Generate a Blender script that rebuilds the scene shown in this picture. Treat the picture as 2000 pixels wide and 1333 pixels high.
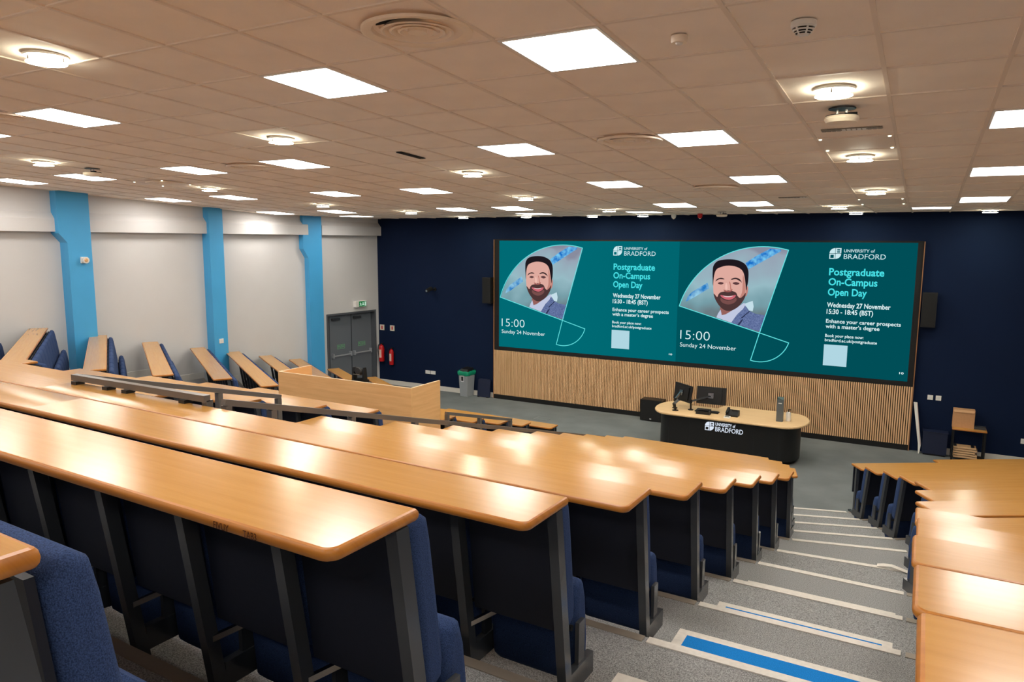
import bpy, math, random
from mathutils import Vector, Matrix
random.seed(7)
sc = bpy.context.scene
for o in list(bpy.data.objects): bpy.data.objects.remove(o)

# ------------------------------------------------------------------ camera
F_PX, YAW, PITCH, ROLL, CAM_Z = 1429.6, .51186, .13584, .005843, 3.937
cy_, sy_, cp_, sp_ = math.cos(YAW), math.sin(YAW), math.cos(PITCH), math.sin(PITCH)
FW = Vector((-sy_*cp_, cy_*cp_, -sp_)); RT0 = Vector((cy_, sy_, 0)); UP0 = RT0.cross(FW)
RT = RT0*math.cos(ROLL) + UP0*math.sin(ROLL); UP = UP0*math.cos(ROLL) - RT0*math.sin(ROLL)
CAM = Vector((0, 0, CAM_Z))
cam = bpy.data.cameras.new('camera'); camo = bpy.data.objects.new('camera', cam)
sc.collection.objects.link(camo)
cam.sensor_width = 36.0; cam.lens = 36.0*F_PX/2000.0; cam.clip_start = .03; cam.clip_end = 200
m3 = Matrix((RT, UP, -FW)).transposed()
camo.matrix_world = Matrix.Translation(CAM) @ m3.to_4x4()
sc.camera = camo

# ------------------------------------------------------------------ world, exposure
EXPO = 0.56
sc.view_settings.view_transform = 'Standard'; sc.view_settings.look = 'None'
sc.view_settings.gamma = 1.0; sc.view_settings.use_curve_mapping = False
sc.view_settings.exposure = EXPO
w = bpy.data.worlds.new('world'); sc.world = w; w.use_nodes = True
w.node_tree.nodes['Background'].inputs[0].default_value = (.02, .02, .022, 1)
w.node_tree.nodes['Background'].inputs[1].default_value = 0.3
sc.cycles.diffuse_bounces = 10
PANEL_E = 15.0       # emission of the square ceiling panels
DOWN_E = 60.0        # emission of the round downlights

# ------------------------------------------------------------------ pixel helpers (directions only; distance from a known plane)
def pray(x, y): return RT*((x-1000)/F_PX) + UP*((666.5-y)/F_PX) + FW
def on_y(x, y, yy): r = pray(x, y); return CAM + r*(yy/r.y)
def on_z(x, y, zz): r = pray(x, y); return CAM + r*((zz-CAM_Z)/r.z)

# ------------------------------------------------------------------ materials
def lin(c): return tuple(((v/255)/12.92 if v/255 <= .04045 else ((v/255+.055)/1.055)**2.4) for v in c)
MATS = {}
def mat(name, rgb, rough=.6, metal=0, spec=.5, emit=0, coat=0, noise=None, bump=None, srgb=True, emitcol=None):
    if name in MATS: return MATS[name]
    m = bpy.data.materials.new(name); m.use_nodes = True
    nt = m.node_tree; b = nt.nodes['Principled BSDF']
    c = lin(rgb) if srgb else rgb
    b.inputs['Base Color'].default_value = (*c, 1); b.inputs['Roughness'].default_value = rough
    b.inputs['Metallic'].default_value = metal; b.inputs['Specular IOR Level'].default_value = spec
    if coat: b.inputs['Coat Weight'].default_value = coat; b.inputs['Coat Roughness'].default_value = .25
    if emit:
        e = lin(emitcol) if emitcol else c
        b.inputs['Emission Color'].default_value = (*e, 1); b.inputs['Emission Strength'].default_value = emit
    tc = nt.nodes.new('ShaderNodeTexCoord')
    if noise:       # (scale, low, high[, detail])
        n = nt.nodes.new('ShaderNodeTexNoise'); n.inputs['Scale'].default_value = noise[0]
        n.inputs['Detail'].default_value = noise[3] if len(noise) > 3 else 4
        r = nt.nodes.new('ShaderNodeMapRange'); r.inputs['From Min'].default_value = .3; r.inputs['From Max'].default_value = .7
        r.inputs['To Min'].default_value = noise[1]; r.inputs['To Max'].default_value = noise[2]
        mx = nt.nodes.new('ShaderNodeVectorMath'); mx.operation = 'SCALE'; mx.inputs[0].default_value = c
        nt.links.new(tc.outputs['Object'], n.inputs['Vector']); nt.links.new(n.outputs['Fac'], r.inputs['Value'])
        nt.links.new(r.outputs['Result'], mx.inputs['Scale']); nt.links.new(mx.outputs[0], b.inputs['Base Color'])
    if bump:        # (scale, strength)
        n2 = nt.nodes.new('ShaderNodeTexNoise'); n2.inputs['Scale'].default_value = bump[0]; n2.inputs['Detail'].default_value = 3
        bp = nt.nodes.new('ShaderNodeBump'); bp.inputs['Strength'].default_value = bump[1]; bp.inputs['Distance'].default_value = .004
        nt.links.new(tc.outputs['Object'], n2.inputs['Vector']); nt.links.new(n2.outputs['Fac'], bp.inputs['Height'])
        nt.links.new(bp.outputs['Normal'], b.inputs['Normal'])
    MATS[name] = m; return m

def wood(name, c1, c2, rough, coat=0, sx=1.2, sy=26):
    """grain runs along U of the uv map (u along the board, v across, in metres)"""
    m = bpy.data.materials.new(name); m.use_nodes = True; nt = m.node_tree; b = nt.nodes['Principled BSDF']
    uv = nt.nodes.new('ShaderNodeUVMap'); mp = nt.nodes.new('ShaderNodeMapping'); mp.inputs['Scale'].default_value = (sx, sy, 1)
    n = nt.nodes.new('ShaderNodeTexNoise'); n.inputs['Scale'].default_value = 1.6; n.inputs['Detail'].default_value = 6; n.inputs['Distortion'].default_value = .35
    mp2 = nt.nodes.new('ShaderNodeMapping'); mp2.inputs['Scale'].default_value = (sx*6, sy*9, 1)
    n2 = nt.nodes.new('ShaderNodeTexNoise'); n2.inputs['Scale'].default_value = 1.5; n2.inputs['Detail'].default_value = 3
    ad = nt.nodes.new('ShaderNodeMath'); ad.operation = 'MULTIPLY_ADD'; ad.inputs[1].default_value = .3
    r = nt.nodes.new('ShaderNodeValToRGB'); r.color_ramp.elements[0].position = .42; r.color_ramp.elements[1].position = .92
    r.color_ramp.elements[0].color = (*lin(c1), 1); r.color_ramp.elements[1].color = (*lin(c2), 1)
    L = nt.links.new
    L(uv.outputs[0], mp.inputs[0]); L(mp.outputs[0], n.inputs['Vector']); L(uv.outputs[0], mp2.inputs[0]); L(mp2.outputs[0], n2.inputs['Vector'])
    L(n2.outputs['Fac'], ad.inputs[0]); L(n.outputs['Fac'], ad.inputs[2]); L(ad.outputs[0], r.inputs[0]); L(r.outputs[0], b.inputs['Base Color'])
    b.inputs['Roughness'].default_value = rough
    if coat: b.inputs['Coat Weight'].default_value = coat; b.inputs['Coat Roughness'].default_value = rough*.9
    MATS[name] = m; return m

def emit_mat(name, rgb, s=1.0, lamp=False):
    if name in MATS: return MATS[name]
    m = bpy.data.materials.new(name); m.use_nodes = True; nt = m.node_tree; nt.nodes.clear()
    e = nt.nodes.new('ShaderNodeEmission'); e.inputs[0].default_value = (*lin(rgb), 1); e.inputs[1].default_value = s if lamp else s/(2**EXPO)
    o = nt.nodes.new('ShaderNodeOutputMaterial'); nt.links.new(e.outputs[0], o.inputs[0]); MATS[name] = m; return m

M_DESK = wood('beech_laminate', (186, 134, 66), (198, 147, 78), .20)
M_EDGE = wood('beech_edge', (170, 104, 34), (194, 126, 48), .34)
M_PANELW = wood('beech_panel', (226, 172, 112), (242, 192, 132), .42)
M_OAK = wood('oak_top', (214, 176, 126), (236, 202, 154), .42)
M_SLAT = wood('oak_slat', (210, 166, 120), (236, 196, 150), .5, sx=26, sy=1.2)
M_TILE = mat('ceiling_tile', (252, 240, 226), .9, noise=(3, .97, 1.03), bump=(260, .12))
M_TBAR = mat('ceiling_grid', (240, 226, 210), .55)
M_CEILB = mat('ceiling_void', (90, 80, 72), .9)
M_WALL = mat('wall_paint_grey', (206, 205, 204), .75, noise=(1.5, .985, 1.015))
M_WALLB = mat('wall_bounce_white', (246, 244, 240), .75)  # for the unseen walls, whitened to bounce more light onto the ceiling
M_WALLW = mat('wall_trim_white', (220, 216, 208), .5)
M_NAVY = mat('navy_wall_paint', (8, 26, 56), .8, spec=.2, noise=(1.2, .95, 1.05))
M_BLUE = mat('pillar_blue', (70, 166, 222), .5, noise=(2, .97, 1.03))
M_CARPET = mat('carpet_grey', (146, 147, 147), .95, spec=.1, noise=(190, .45, 1.5, 2), bump=(420, .5))
M_STAGE = mat('carpet_stage', (114, 119, 119), .95, spec=.1, noise=(1.6, .86, 1.12), bump=(420, .4))
M_WHITE = mat('nosing_white', (214, 209, 200), .6, noise=(40, .9, 1.04))
M_METALN = mat('nosing_metal', (150, 140, 128), .5, metal=.3)
M_BLUEC = mat('carpet_blue', (28, 124, 200), .95, spec=.1, noise=(300, .7, 1.3))
M_LEG = mat('steel_grey_paint', (62, 65, 69), .22, spec=.6)
M_LEGD = mat('steel_dark', (26, 27, 30), .4)
M_FABRIC = mat('seat_fabric_blue', (52, 70, 108), .95, spec=.15, noise=(420, .55, 1.5, 2), bump=(500, .5))
M_SHELL = mat('seat_shell_navy', (13, 18, 34), .6)
M_RAIL = mat('rail_grey', (112, 106, 100), .36, metal=.25)
M_CHROME = mat('chrome', (190, 190, 190), .2, metal=1)
M_BLACK = mat('black_satin', (16, 16, 17), .45)
M_BLACKM = mat('black_matt', (11, 11, 12), .8)
M_GREYD = mat('door_grey', (106, 112, 120), .5)
M_GREYF = mat('door_frame_grey', (84, 88, 94), .55)
M_PLWHITE = mat('plastic_white', (232, 230, 224), .4)
M_PLCREAM = mat('plastic_cream', (250, 234, 212), .45)
M_RED = mat('extinguisher_red', (196, 26, 30), .3)
M_PRINTW = mat('print_white', (225, 225, 225), .6)
M_BINGREY = mat('bin_grey', (150, 156, 160), .55)
M_BAG = mat('bag_green', (24, 150, 112), .35, bump=(18, .8))
M_CARD = mat('cardboard', (196, 148, 104), .8, noise=(30, .95, 1.05))
M_GREEN = emit_mat('exit_green', (30, 122, 66), .8)
M_EXITW = emit_mat('exit_white', (190, 220, 200), .9)
M_PANEL = emit_mat('light_panel', (255, 248, 240), PANEL_E, True)
M_DOWN = emit_mat('downlight_glow', (246, 250, 226), DOWN_E, True)
M_DOWNT = emit_mat('downlight_disc_top', (250, 246, 222), 22, True)
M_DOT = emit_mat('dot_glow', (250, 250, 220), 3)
M_GREENT = mat('sign_green_line', (120, 210, 140), .5)
M_NAVYB = mat('navy_board', (20, 30, 58), .5)
M_INK = mat('pen_ink', (92, 46, 14), .8)

def glass_mat():
    m = bpy.data.materials.new('frosted_glass'); m.use_nodes = True; b = m.node_tree.nodes['Principled BSDF']
    b.inputs['Base Color'].default_value = (.9, .95, .9, 1); b.inputs['Roughness'].default_value = .25
    b.inputs['Transmission Weight'].default_value = .85; b.inputs['IOR'].default_value = 1.1
    MATS['frosted_glass'] = m; return m
M_GLASS = glass_mat()

# ------------------------------------------------------------------ mesh helpers
COL = sc.collection
class MB:
    def __init__(s): s.v = []; s.f = []; s.m = []; s.uv = {}
    def poly(s, pts, mi=0):
        b = len(s.v); s.v += [tuple(p) for p in pts]; s.f.append(tuple(range(b, b+len(pts)))); s.m.append(mi)
    def box(s, x0, x1, y0, y1, z0, z1, mi=0, R=None):
        b = len(s.v)
        P = [(x, y, z) for z in (z0, z1) for x, y in ((x0, y0), (x1, y0), (x1, y1), (x0, y1))]
        if R: P = [tuple(R @ Vector(p)) for p in P]
        s.v += P
        for q in ((3, 2, 1, 0), (4, 5, 6, 7), (0, 1, 5, 4), (1, 2, 6, 5), (2, 3, 7, 6), (3, 0, 4, 7)): s.f.append(tuple(b+i for i in q)); s.m.append(mi)
    def prism(s, pts, z0, z1, mi=0, top=None, cap=True):
        """pts: CCW xy list; z0,z1 floats or per-vertex lists"""
        n = len(pts); b = len(s.v)
        za = z0 if isinstance(z0, (list, tuple)) else [z0]*n; zb = z1 if isinstance(z1, (list, tuple)) else [z1]*n
        s.v += [(p[0], p[1], za[i]) for i, p in enumerate(pts)] + [(p[0], p[1], zb[i]) for i, p in enumerate(pts)]
        for i in range(n):
            j = (i+1) % n; s.f.append((b+i, b+j, b+n+j, b+n+i)); s.m.append(mi)
        if cap:
            s.f.append(tuple(b+i for i in reversed(range(n)))); s.m.append(mi)
            s.f.append(tuple(b+n+i for i in range(n))); s.m.append(mi if top is None else top)
    def rings(s, R, mi=0, capa=True, capb=True, closed=True):
        n = len(R[0]); b = len(s.v)
        for r in R: s.v += [tuple(p) for p in r]
        for k in range(len(R)-1):
            for i in range(n if closed else n-1):
                j = (i+1) % n; s.f.append((b+k*n+i, b+k*n+j, b+(k+1)*n+j, b+(k+1)*n+i)); s.m.append(mi)
        if capa: s.f.append(tuple(b+i for i in reversed(range(n)))); s.m.append(mi)
        if capb: s.f.append(tuple(b+(len(R)-1)*n+i for i in range(n))); s.m.append(mi)
    def tube(s, a, b, r, n=10, r2=None, mi=0):
        a = Vector(a); b = Vector(b); d = (b-a).normalized(); u = d.orthogonal().normalized(); v = d.cross(u)
        r2 = r if r2 is None else r2
        s.rings([[p+(u*math.cos(t)+v*math.sin(t))*q for t in [2*math.pi*i/n for i in range(n)]] for p, q in ((a, r), (b, r2))], mi)
    def bar(s, a, b, wx, wz, mi=0, up=(0, 0, 1)):
        a = Vector(a); b = Vector(b); d = (b-a).normalized(); u = d.cross(Vector(up)).normalized(); v = u.cross(d)
        s.rings([[p+u*(i*wx/2)+v*(j*wz/2) for i, j in ((-1, -1), (1, -1), (1, 1), (-1, 1))] for p in (a, b)], mi)
    def lathe(s, prof, c=(0, 0, 0), n=32, mi=0, capa=True, capb=True):
        s.rings([[(c[0]+r*math.cos(2*math.pi*i/n), c[1]+r*math.sin(2*math.pi*i/n), c[2]+z) for i in range(n)] for r, z in prof], mi, capa, capb)
    def build(s, name, mats, parent=None, smooth=False, uvdir=None, angle=38):
        me = bpy.data.meshes.new(name); me.from_pydata(s.v, [], s.f)
        for m in (mats if isinstance(mats, (list, tuple)) else [mats]): me.materials.append(m)
        for p, i in zip(me.polygons, s.m): p.material_index = i
        if uvdir:
            ul = me.uv_layers.new(name='UVMap'); d = Vector((uvdir[0], uvdir[1])).normalized(); nrm = Vector((-d.y, d.x))
            ox, oy = random.uniform(0, 50), random.uniform(0, 50)
            for l in me.loops:
                co = me.vertices[l.vertex_index].co; q = Vector((co.x, co.y)); ul.data[l.index].uv = (q.dot(d)+ox, q.dot(nrm)+co.z*.6+oy)
        me.validate(); me.update()
        if smooth:
            me.polygons.foreach_set('use_smooth', [True]*len(me.polygons)); me.set_sharp_from_angle(angle=math.radians(angle))
            for p in me.polygons:
                if len(p.vertices) > 4: p.use_smooth = False
        o = bpy.data.objects.new(name, me); COL.objects.link(o)
        if parent: o.parent = parent
        return o
def shift(mb, d):
    mb.v = [(p[0]+d[0], p[1]+d[1], p[2]+d[2]) for p in mb.v]; return mb
def thing(name, label, cat, loc=(0, 0, 0), rz=0, group=None):
    o = bpy.data.objects.new(name, None); COL.objects.link(o); o.empty_display_size = .1
    o.location = loc; o.rotation_euler = (0, 0, rz); tag(o, label, cat, group); return o
def tag(o, label, cat, group=None):
    o['label'] = label; o['category'] = cat
    if group: o['group'] = group
    return o
def struct(o, label=None):
    o['kind'] = 'structure'
    if label: o['label'] = label
    return o
def stuff(o): o['kind'] = 'stuff'; return o
def inst(name, me, parent=None, loc=(0, 0, 0), rz=0):
    o = bpy.data.objects.new(name, me); COL.objects.link(o); o.location = loc; o.rotation_euler = (0, 0, rz)
    if parent: o.parent = parent
    return o
def copy_tree(o, parent=None):
    c = o.copy(); COL.objects.link(c); c.parent = parent
    for ch in list(o.children): copy_tree(ch, c)
    return c
def offset_poly(pts, ds):
    """inward offset of a CCW polygon, distance per edge (edge i: pts[i]->pts[i+1])"""
    n = len(pts); out = []
    for i in range(n):
        p = Vector(pts[i]); a = Vector(pts[i-1]); c = Vector(pts[(i+1) % n])
        e0 = (p-a).normalized(); e1 = (c-p).normalized(); n0 = Vector((-e0.y, e0.x)); n1 = Vector((-e1.y, e1.x))
        d0, d1 = ds[i-1], ds[i]; cr = e0.x*e1.y-e0.y*e1.x
        if abs(cr) < 1e-4: out.append(p+(n0*d0+n1*d1)*.5); continue
        q0 = p+n0*d0; q1 = p+n1*d1; t = ((q1-q0).x*e1.y-(q1-q0).y*e1.x)/cr
        out.append(q0+e0*t)
    return out
def board(pts, bull, ztop, th, mb=None):
    """tabletop slab, CCW outline, bull[i] -> bullnosed edge"""
    mb = mb or MB(); r = th/2; n = len(pts); R = []
    for k in range(7):
        a = -math.pi/2+math.pi*k/6; off = r*(1-math.cos(a))*.8
        q = offset_poly(pts, [off if b else 0 for b in bull]); z = ztop-r+r*math.sin(a)
        R.append([(p.x, p.y, z) for p in q])
    b = len(mb.v); mb.rings(R, 1, True, False)
    mb.f.append(tuple(b+6*n+i for i in range(n))); mb.m.append(0)
    return mb
def round_corner(p, a, c, r, n=5):
    p = Vector(p); ea = (Vector(a)-p).normalized(); ec = (Vector(c)-p).normalized()
    ang = ea.angle(ec); t = r/math.tan(ang/2); s0 = p+ea*t; s1 = p+ec*t; ctr = p+(ea+ec).normalized()*(r/math.sin(ang/2))
    out = []
    for k in range(n+1):
        q = s0.lerp(s1, k/n)-ctr; out.append(tuple(ctr+q.normalized()*r))
    return out
def rot2(v, a): return Vector((v[0]*math.cos(a)-v[1]*math.sin(a), v[0]*math.sin(a)+v[1]*math.cos(a)))

# ------------------------------------------------------------------ layout of the hall
D_WALL = 15.674
WING = math.radians(32); TW = math.tan(WING)
YROW = {5: 7.575, 6: 6.66, 7: 5.775, 8: 4.87, 9: 3.98, 10: 3.075, 11: 2.19, 12: 1.345, 13: .49}
def ys(i): return YROW[i] if i >= 5 else 7.57+.76*(5-i)                  # far edge of desk row i at the stepped aisle
SLP = .027                                                               # the rows run slightly askew to the front wall
def yst(i, x): return ys(i)-SLP*(x+1.0)
def zt(i): return 1.668+.2345*(i-5) if i >= 5 else .1936*i+.70           # its top
def zs(i): return zt(i)-.70                                              # tier it serves
def xk(y): return .39+(4.9-y)*.2868                                      # kink line, right wing
def xkl(y): return -9.736-xk(y)                                            # kink line, left wing
RWDY = {12: .042}
def rw_y(i, x): return ys(i)+RWDY.get(i, 0)+max(0, x-xk(ys(i)))*TW
def lw_y(i, x):
    k = xkl(ys(i)); return yst(i, x) if x >= k else yst(i, k)+(k-x)*TW
def wall_x(y): return -13.02-.075*(D_WALL-y)
def lw_wall(i):                                                          # where the left wing row meets the wall
    x = -13.4
    for _ in range(20): x = wall_x(lw_y(i, x))
    return x
XR_CR = {0: -1.9, 1: -1.76, 2: -1.46, 3: -1.26, 4: -1.09, 13: -.965}     # aisle ends of the rows
def cr_r(i): return XR_CR.get(i, -1.0)
S_RW = {0: .30, 1: -.71, 2: -.5, 3: -.27, 4: -.09}
def rw_s(i): return S_RW.get(i, .05 if i < 10 else .03)
XL_CL = {0: -7.9, 1: -8.1, 2: -8.3, 3: -8.5, 4: -8.7}
def cl_l(i): return XL_CL.get(i, -8.88)
S_LW = {0: -9.0, 1: -9.05, 2: -9.2, 3: -9.35, 4: -9.5}
def lw_s(i): return S_LW.get(i, -9.85)
CRL, CLR = -3.95, -5.65
X_RIGHT, Y_BACK = 4.3, -3.0
NT = 13
KINK_Y = 4.1603+.6567*12
def ceil_z(y): return 5.195-.0574*min(y, KINK_Y)

# ------------------------------------------------------------------ floor and tiers
mb = MB(); mb.prism([(wall_x(Y_BACK)-.0, Y_BACK), (X_RIGHT, Y_BACK), (X_RIGHT, D_WALL), (wall_x(D_WALL), D_WALL)], -.1, 0)
struct(mb.build('floor', M_STAGE), 'grey carpet floor of the stage area')
EO = -.03
def edge_pts(i):
    """tier edge from right wall to left wall"""
    P = [(X_RIGHT, rw_y(i, X_RIGHT))]
    if rw_s(i) < xk(ys(i)): P.append((xk(ys(i)), ys(i)))
    P.append((rw_s(i), rw_y(i, rw_s(i)))); P.append((cr_r(i), yst(i, cr_r(i)))); P.append((CRL, yst(i, CRL))); P.append((CLR, yst(i, CLR)))
    P.append((cl_l(i), yst(i, cl_l(i)))); P.append((lw_s(i), lw_y(i, lw_s(i))))
    if lw_s(i) > xkl(ys(i)): P.append((xkl(ys(i)), lw_y(i, xkl(ys(i)))))
    xw = lw_wall(i); P.append((xw, lw_y(i, xw)))
    return [(x, y+EO) for x, y in P]
def strip(mb, a, b, wdt, z, th, mi=0):
    a = Vector(a); b = Vector(b); d = (b-a).normalized(); n = Vector((-d.y, d.x))   # b->a right to left gives n pointing to the back
    if n.y > 0: n = -n
    q = [a, b, b+n*wdt, a+n*wdt]
    ar = sum(q[k].x*q[(k+1) % 4].y-q[(k+1) % 4].x*q[k].y for k in range(4))
    if ar < 0: q.reverse()
    mb.prism([tuple(p) for p in q], z, z+th, mi)
for i in range(1, NT+1):
    P = edge_pts(i)
    poly = [(X_RIGHT, Y_BACK)]+P+[(wall_x(Y_BACK), Y_BACK)]
    mb = MB(); mb.prism(poly, zs(i-1) if i > 1 else 0.0, zs(i))
    t = struct(mb.build('floor_tier', M_CARPET), 'grey carpeted tier of the raked floor')
    # nosings: white in the aisles, metal elsewhere
    k = next(j for j, p in enumerate(P) if abs(p[0]-rw_s(i)) < 1e-6)
    kl = next(j for j, p in enumerate(P) if abs(p[0]-lw_s(i)) < 1e-6)
    aisles = [k, k+2, kl-1] if i <= 9 else [k, kl-1]
    mbw, mbm = MB(), MB()
    for j in range(len(P)-1):
        (mbw if False else mbm)
        if j in aisles:
            a, b = Vector(P[j]), Vector(P[j+1]); d = (b-a).normalized()
            one = MB(); strip(one, a+d*.02, b-d*.02, .05, zs(i), .006); one.build('nosing', M_WHITE, t)
        else:
            strip(mbm, P[j], P[j+1], .05, zs(i), .004)
    mbm.build('metal_nosing', M_METALN, t)
    # half steps in the aisles of the steep rows
    if i >= 6:
        for j in aisles:
            a, b = Vector(P[j]), Vector(P[j+1])
            if a.x < b.x: a, b = b, a
            d = (b-a).normalized(); n = Vector((d.y, -d.x))
            if n.y < 0: n = -n
            ins = .06; q0 = a+d*ins; q1 = b-d*ins; dep = {11: .38, 10: .362, 9: .30}.get(i, .285 if i < 9 else .38); hz = zs(i)-.117
            ql = [q1, q0, q0+n*dep, q1+n*dep]
            ar = sum(ql[s].x*ql[(s+1) % 4].y-ql[(s+1) % 4].x*ql[s].y for s in range(4))
            if ar < 0: ql.reverse()
            m1 = MB(); m1.prism([tuple(q) for q in ql], zs(i-1), hz); st = struct(m1.build('floor_step', M_WHITE), 'white edged half step in the aisle')
            m1 = MB(); z = hz+.003
            c = [q1-d*.05+n*.18, q0+d*.05+n*.18, q0+d*.05+n*(dep-.052), q1-d*.05+n*(dep-.052)]
            ar = sum(c[s].x*c[(s+1) % 4].y-c[(s+1) % 4].x*c[s].y for s in range(4))
            if ar < 0: c.reverse()
            m1.prism([tuple(q) for q in c], hz, z); m1.build('carpet_inlay', M_BLUEC, st)

# ------------------------------------------------------------------ walls
def wall_frame():
    e = Vector((-.075, -1)).normalized(); n = Vector((-e.y, e.x)); n = n if n.x > 0 else -n
    return Vector((-13.02, D_WALL)), e, n
W0, WE, WN = wall_frame()
def WP(t, off): p = W0+WE*t+WN*off; return (p.x, p.y)
def wbox(mb, t0, t1, o0, o1, z0, z1, mi=0):
    q = [WP(t0, o0), WP(t1, o0), WP(t1, o1), WP(t0, o1)]
    ar = sum(q[k][0]*q[(k+1) % 4][1]-q[(k+1) % 4][0]*q[k][1] for k in range(4))
    if ar < 0: q.reverse()
    mb.prism(q, z0, z1, mi)
def wt(y): return (D_WALL-y)/abs(WE.y)
mb = MB(); mb.box(-13.5, X_RIGHT+.2, D_WALL, D_WALL+.2, -.1, 5.6); struct(mb.build('wall_front', M_NAVY), 'navy painted front wall')
mb = MB(); mb.box(X_RIGHT, X_RIGHT+.2, Y_BACK, D_WALL, -.1, 5.8); struct(mb.build('wall_right', M_WALLB), 'white side wall')
mb = MB(); mb.box(-15, X_RIGHT+.2, Y_BACK-.2, Y_BACK, -.1, 5.8); struct(mb.build('wall_back', M_WALLB), 'white back wall')
DT0, DT1, DZ = .09, 1.88, 2.06
mb = MB(); TEND = wt(Y_BACK)
wbox(mb, 0, DT0, -.3, 0, -.1, 5.8); wbox(mb, DT0, DT1, -.3, 0, DZ, 5.8); wbox(mb, DT1, TEND, -.3, 0, -.1, 5.8)
wl = struct(mb.build('wall_left', M_WALL), 'pale grey side wall behind the blue pillars')
# cornice beams between the pillars
PIL = [(4.3, 4.75, .26), (7.6, 8.01, .28), (10.44, 10.77, .25), (13.16, 13.59, .15)]     # y0,y1,protrusion
spans = []; prev = Y_BACK+.02
for y0, y1, p in PIL:
    spans.append((prev, y0)); prev = y1
spans.append((prev, D_WALL-.02))
for a, b in spans:
    mb = MB(); t0, t1 = wt(b), wt(a)
    if t0 < 0: t0 = 0
    prof = lambda y: [(0, 4.055), (.17, 4.055), (.17, 4.285), (.06, 4.40), (.06, ceil_z(y)+.02), (0, ceil_z(y)+.02)]
    R = []
    for t, y in ((t0, b), (t1, a)): R.append([(*WP(t, o), z) for o, z in prof(y)])
    mb.rings(R); struct(mb.build('trim_1', M_WALL, None), 'pale grey cornice beam high on the side wall')
for n_, (y0, y1, p) in enumerate(PIL):
    mb = MB(); t0, t1 = wt(y1), wt(y0); jog = {1: (4.03, 3.86, .14), 3: (3.72, 3.50, .15), 0: (4.03, 3.86, .14)}.get(n_)
    base = 0.0
    if jog:
        zc, zl, wd = jog
        side = [(t0, base), (t1, base), (t1, zl), (t1+wd, zc), (t1+wd, None), (t0, None)]
    else: side = [(t0, base), (t1, base), (t1, None), (t0, None)]
    R = []
    for off in (0, p):
        R.append([(*WP(t, off), (ceil_z(D_WALL-t*abs(WE.y))+.02 if z is None else z)) for t, z in side])
    mb.rings(R); struct(mb.build('trim_2', M_BLUE), 'sky blue pillar against the side wall')
# skirtings
mb = MB(); mb.box(-13.0, -9.32, D_WALL-.018, D_WALL, 0, .12); mb.box(.22, X_RIGHT, D_WALL-.018, D_WALL, 0, .12)
struct(mb.build('baseboard_front', M_WALLW), 'white skirting of the navy wall')
mb = MB(); wbox(mb, 0, DT0-.02, 0, .018, 0, .12); wbox(mb, DT1+.02, wt(lw_y(1, lw_wall(1))), 0, .018, 0, .12)
for i in range(1, NT):
    ya, yb = lw_y(i, lw_wall(i))+EO, lw_y(i+1, lw_wall(i+1))+EO
    wbox(mb, wt(ya), wt(yb), 0, .018, zs(i), zs(i)+.13)
struct(mb.build('baseboard_left', M_WALLW), 'white skirting stepping up the side wall')

# ------------------------------------------------------------------ ceiling
GX0, GY0, GXS, GYS = -.8865, 4.1603, .6, .6567
def cell_c(k, j): x = GX0+GXS*(k+.5); y = GY0+GYS*(j+.5); return x, y, ceil_z(y)
K0, K1, J0, J1 = -22, 9, -11, 18
mb = MB()
xa, xb = -14.6, X_RIGHT
for ya, yb in ((Y_BACK, KINK_Y), (KINK_Y, D_WALL)):
    za, zb = ceil_z(ya)+.09, ceil_z(yb)+.09
    mb.prism([(xa, ya), (xb, ya), (xb, yb), (xa, yb)], [za, za, zb, zb], [za+.1, za+.1, zb+.1, zb+.1])
ceil = struct(mb.build('ceiling', M_CEILB), 'suspended ceiling of square beige tiles')
mb = MB()
for k in range(K0, K1+1):
    x = GX0+GXS*k
    if x > X_RIGHT: continue
    for ya, yb in ((max(Y_BACK, -99), KINK_Y), (KINK_Y, D_WALL)):
        ya2 = ya
        if x < wall_x(ya2): ya2 = max(ya, D_WALL-(-13.02-x)/.075)
        if ya2 >= yb: continue
        mb.bar((x, ya2, ceil_z(ya2)+.006), (x, yb, ceil_z(yb)+.006), .024, .014)
for j in range(J0, J1+1):
    y = GY0+GYS*j
    if y < Y_BACK or y > D_WALL: continue
    mb.bar((wall_x(y)+.0, y, ceil_z(y)+.0065), (X_RIGHT, y, ceil_z(y)+.0065), .024, .013)
stuff(mb.build('ceiling_grid', M_TBAR, ceil))
LIGHTS = [(k, j) for j in (-9, -5, -1, 3, 7) for k in (2, -2, -5, -10, -13, -17, -20)]
LIGHTS += [(k, 11) for k in (2, -3, -5, -10, -12, -17, -20)] + [(k, 14) for k in (-3, -7, -11, -19, 1)]
LSET = set(LIGHTS)
hx, hy = GXS/2-.008, GYS/2-.008
sl = .0574
def tile_mesh(slope):
    m = MB(); zz = [sl*hy*slope, sl*hy*slope, -sl*hy*slope, -sl*hy*slope]
    m.prism([(-hx, -hy), (hx, -hy), (hx, hy), (-hx, hy)], [z+.0075 for z in zz], [z+.022 for z in zz])
    o = m.build('ceiling_tile', M_TILE); me = o.data; bpy.data.objects.remove(o); return me
T_S, T_F = tile_mesh(1), tile_mesh(0)
cells = []
for k in range(K0, K1):
    for j in range(J0, J1):
        x, y, z = cell_c(k, j)
        if (k, j) in LSET: continue
        if x+hx > X_RIGHT or x-hx < wall_x(y)-.15 or y-hy < Y_BACK or y+hy > D_WALL+.2: continue
        v = Vector((x, y, z))-CAM; d = v.dot(FW)
        px, py = (1000+F_PX*v.dot(RT)/d, 666.5-F_PX*v.dot(UP)/d) if d > .3 else (1e6, 1e6)
        vis = -150 < px < 2150 and -120 < py < 700
        cells.append((0 if vis else 1, v.length, x, y, z, j))
cells.sort()
rest = MB()
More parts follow.
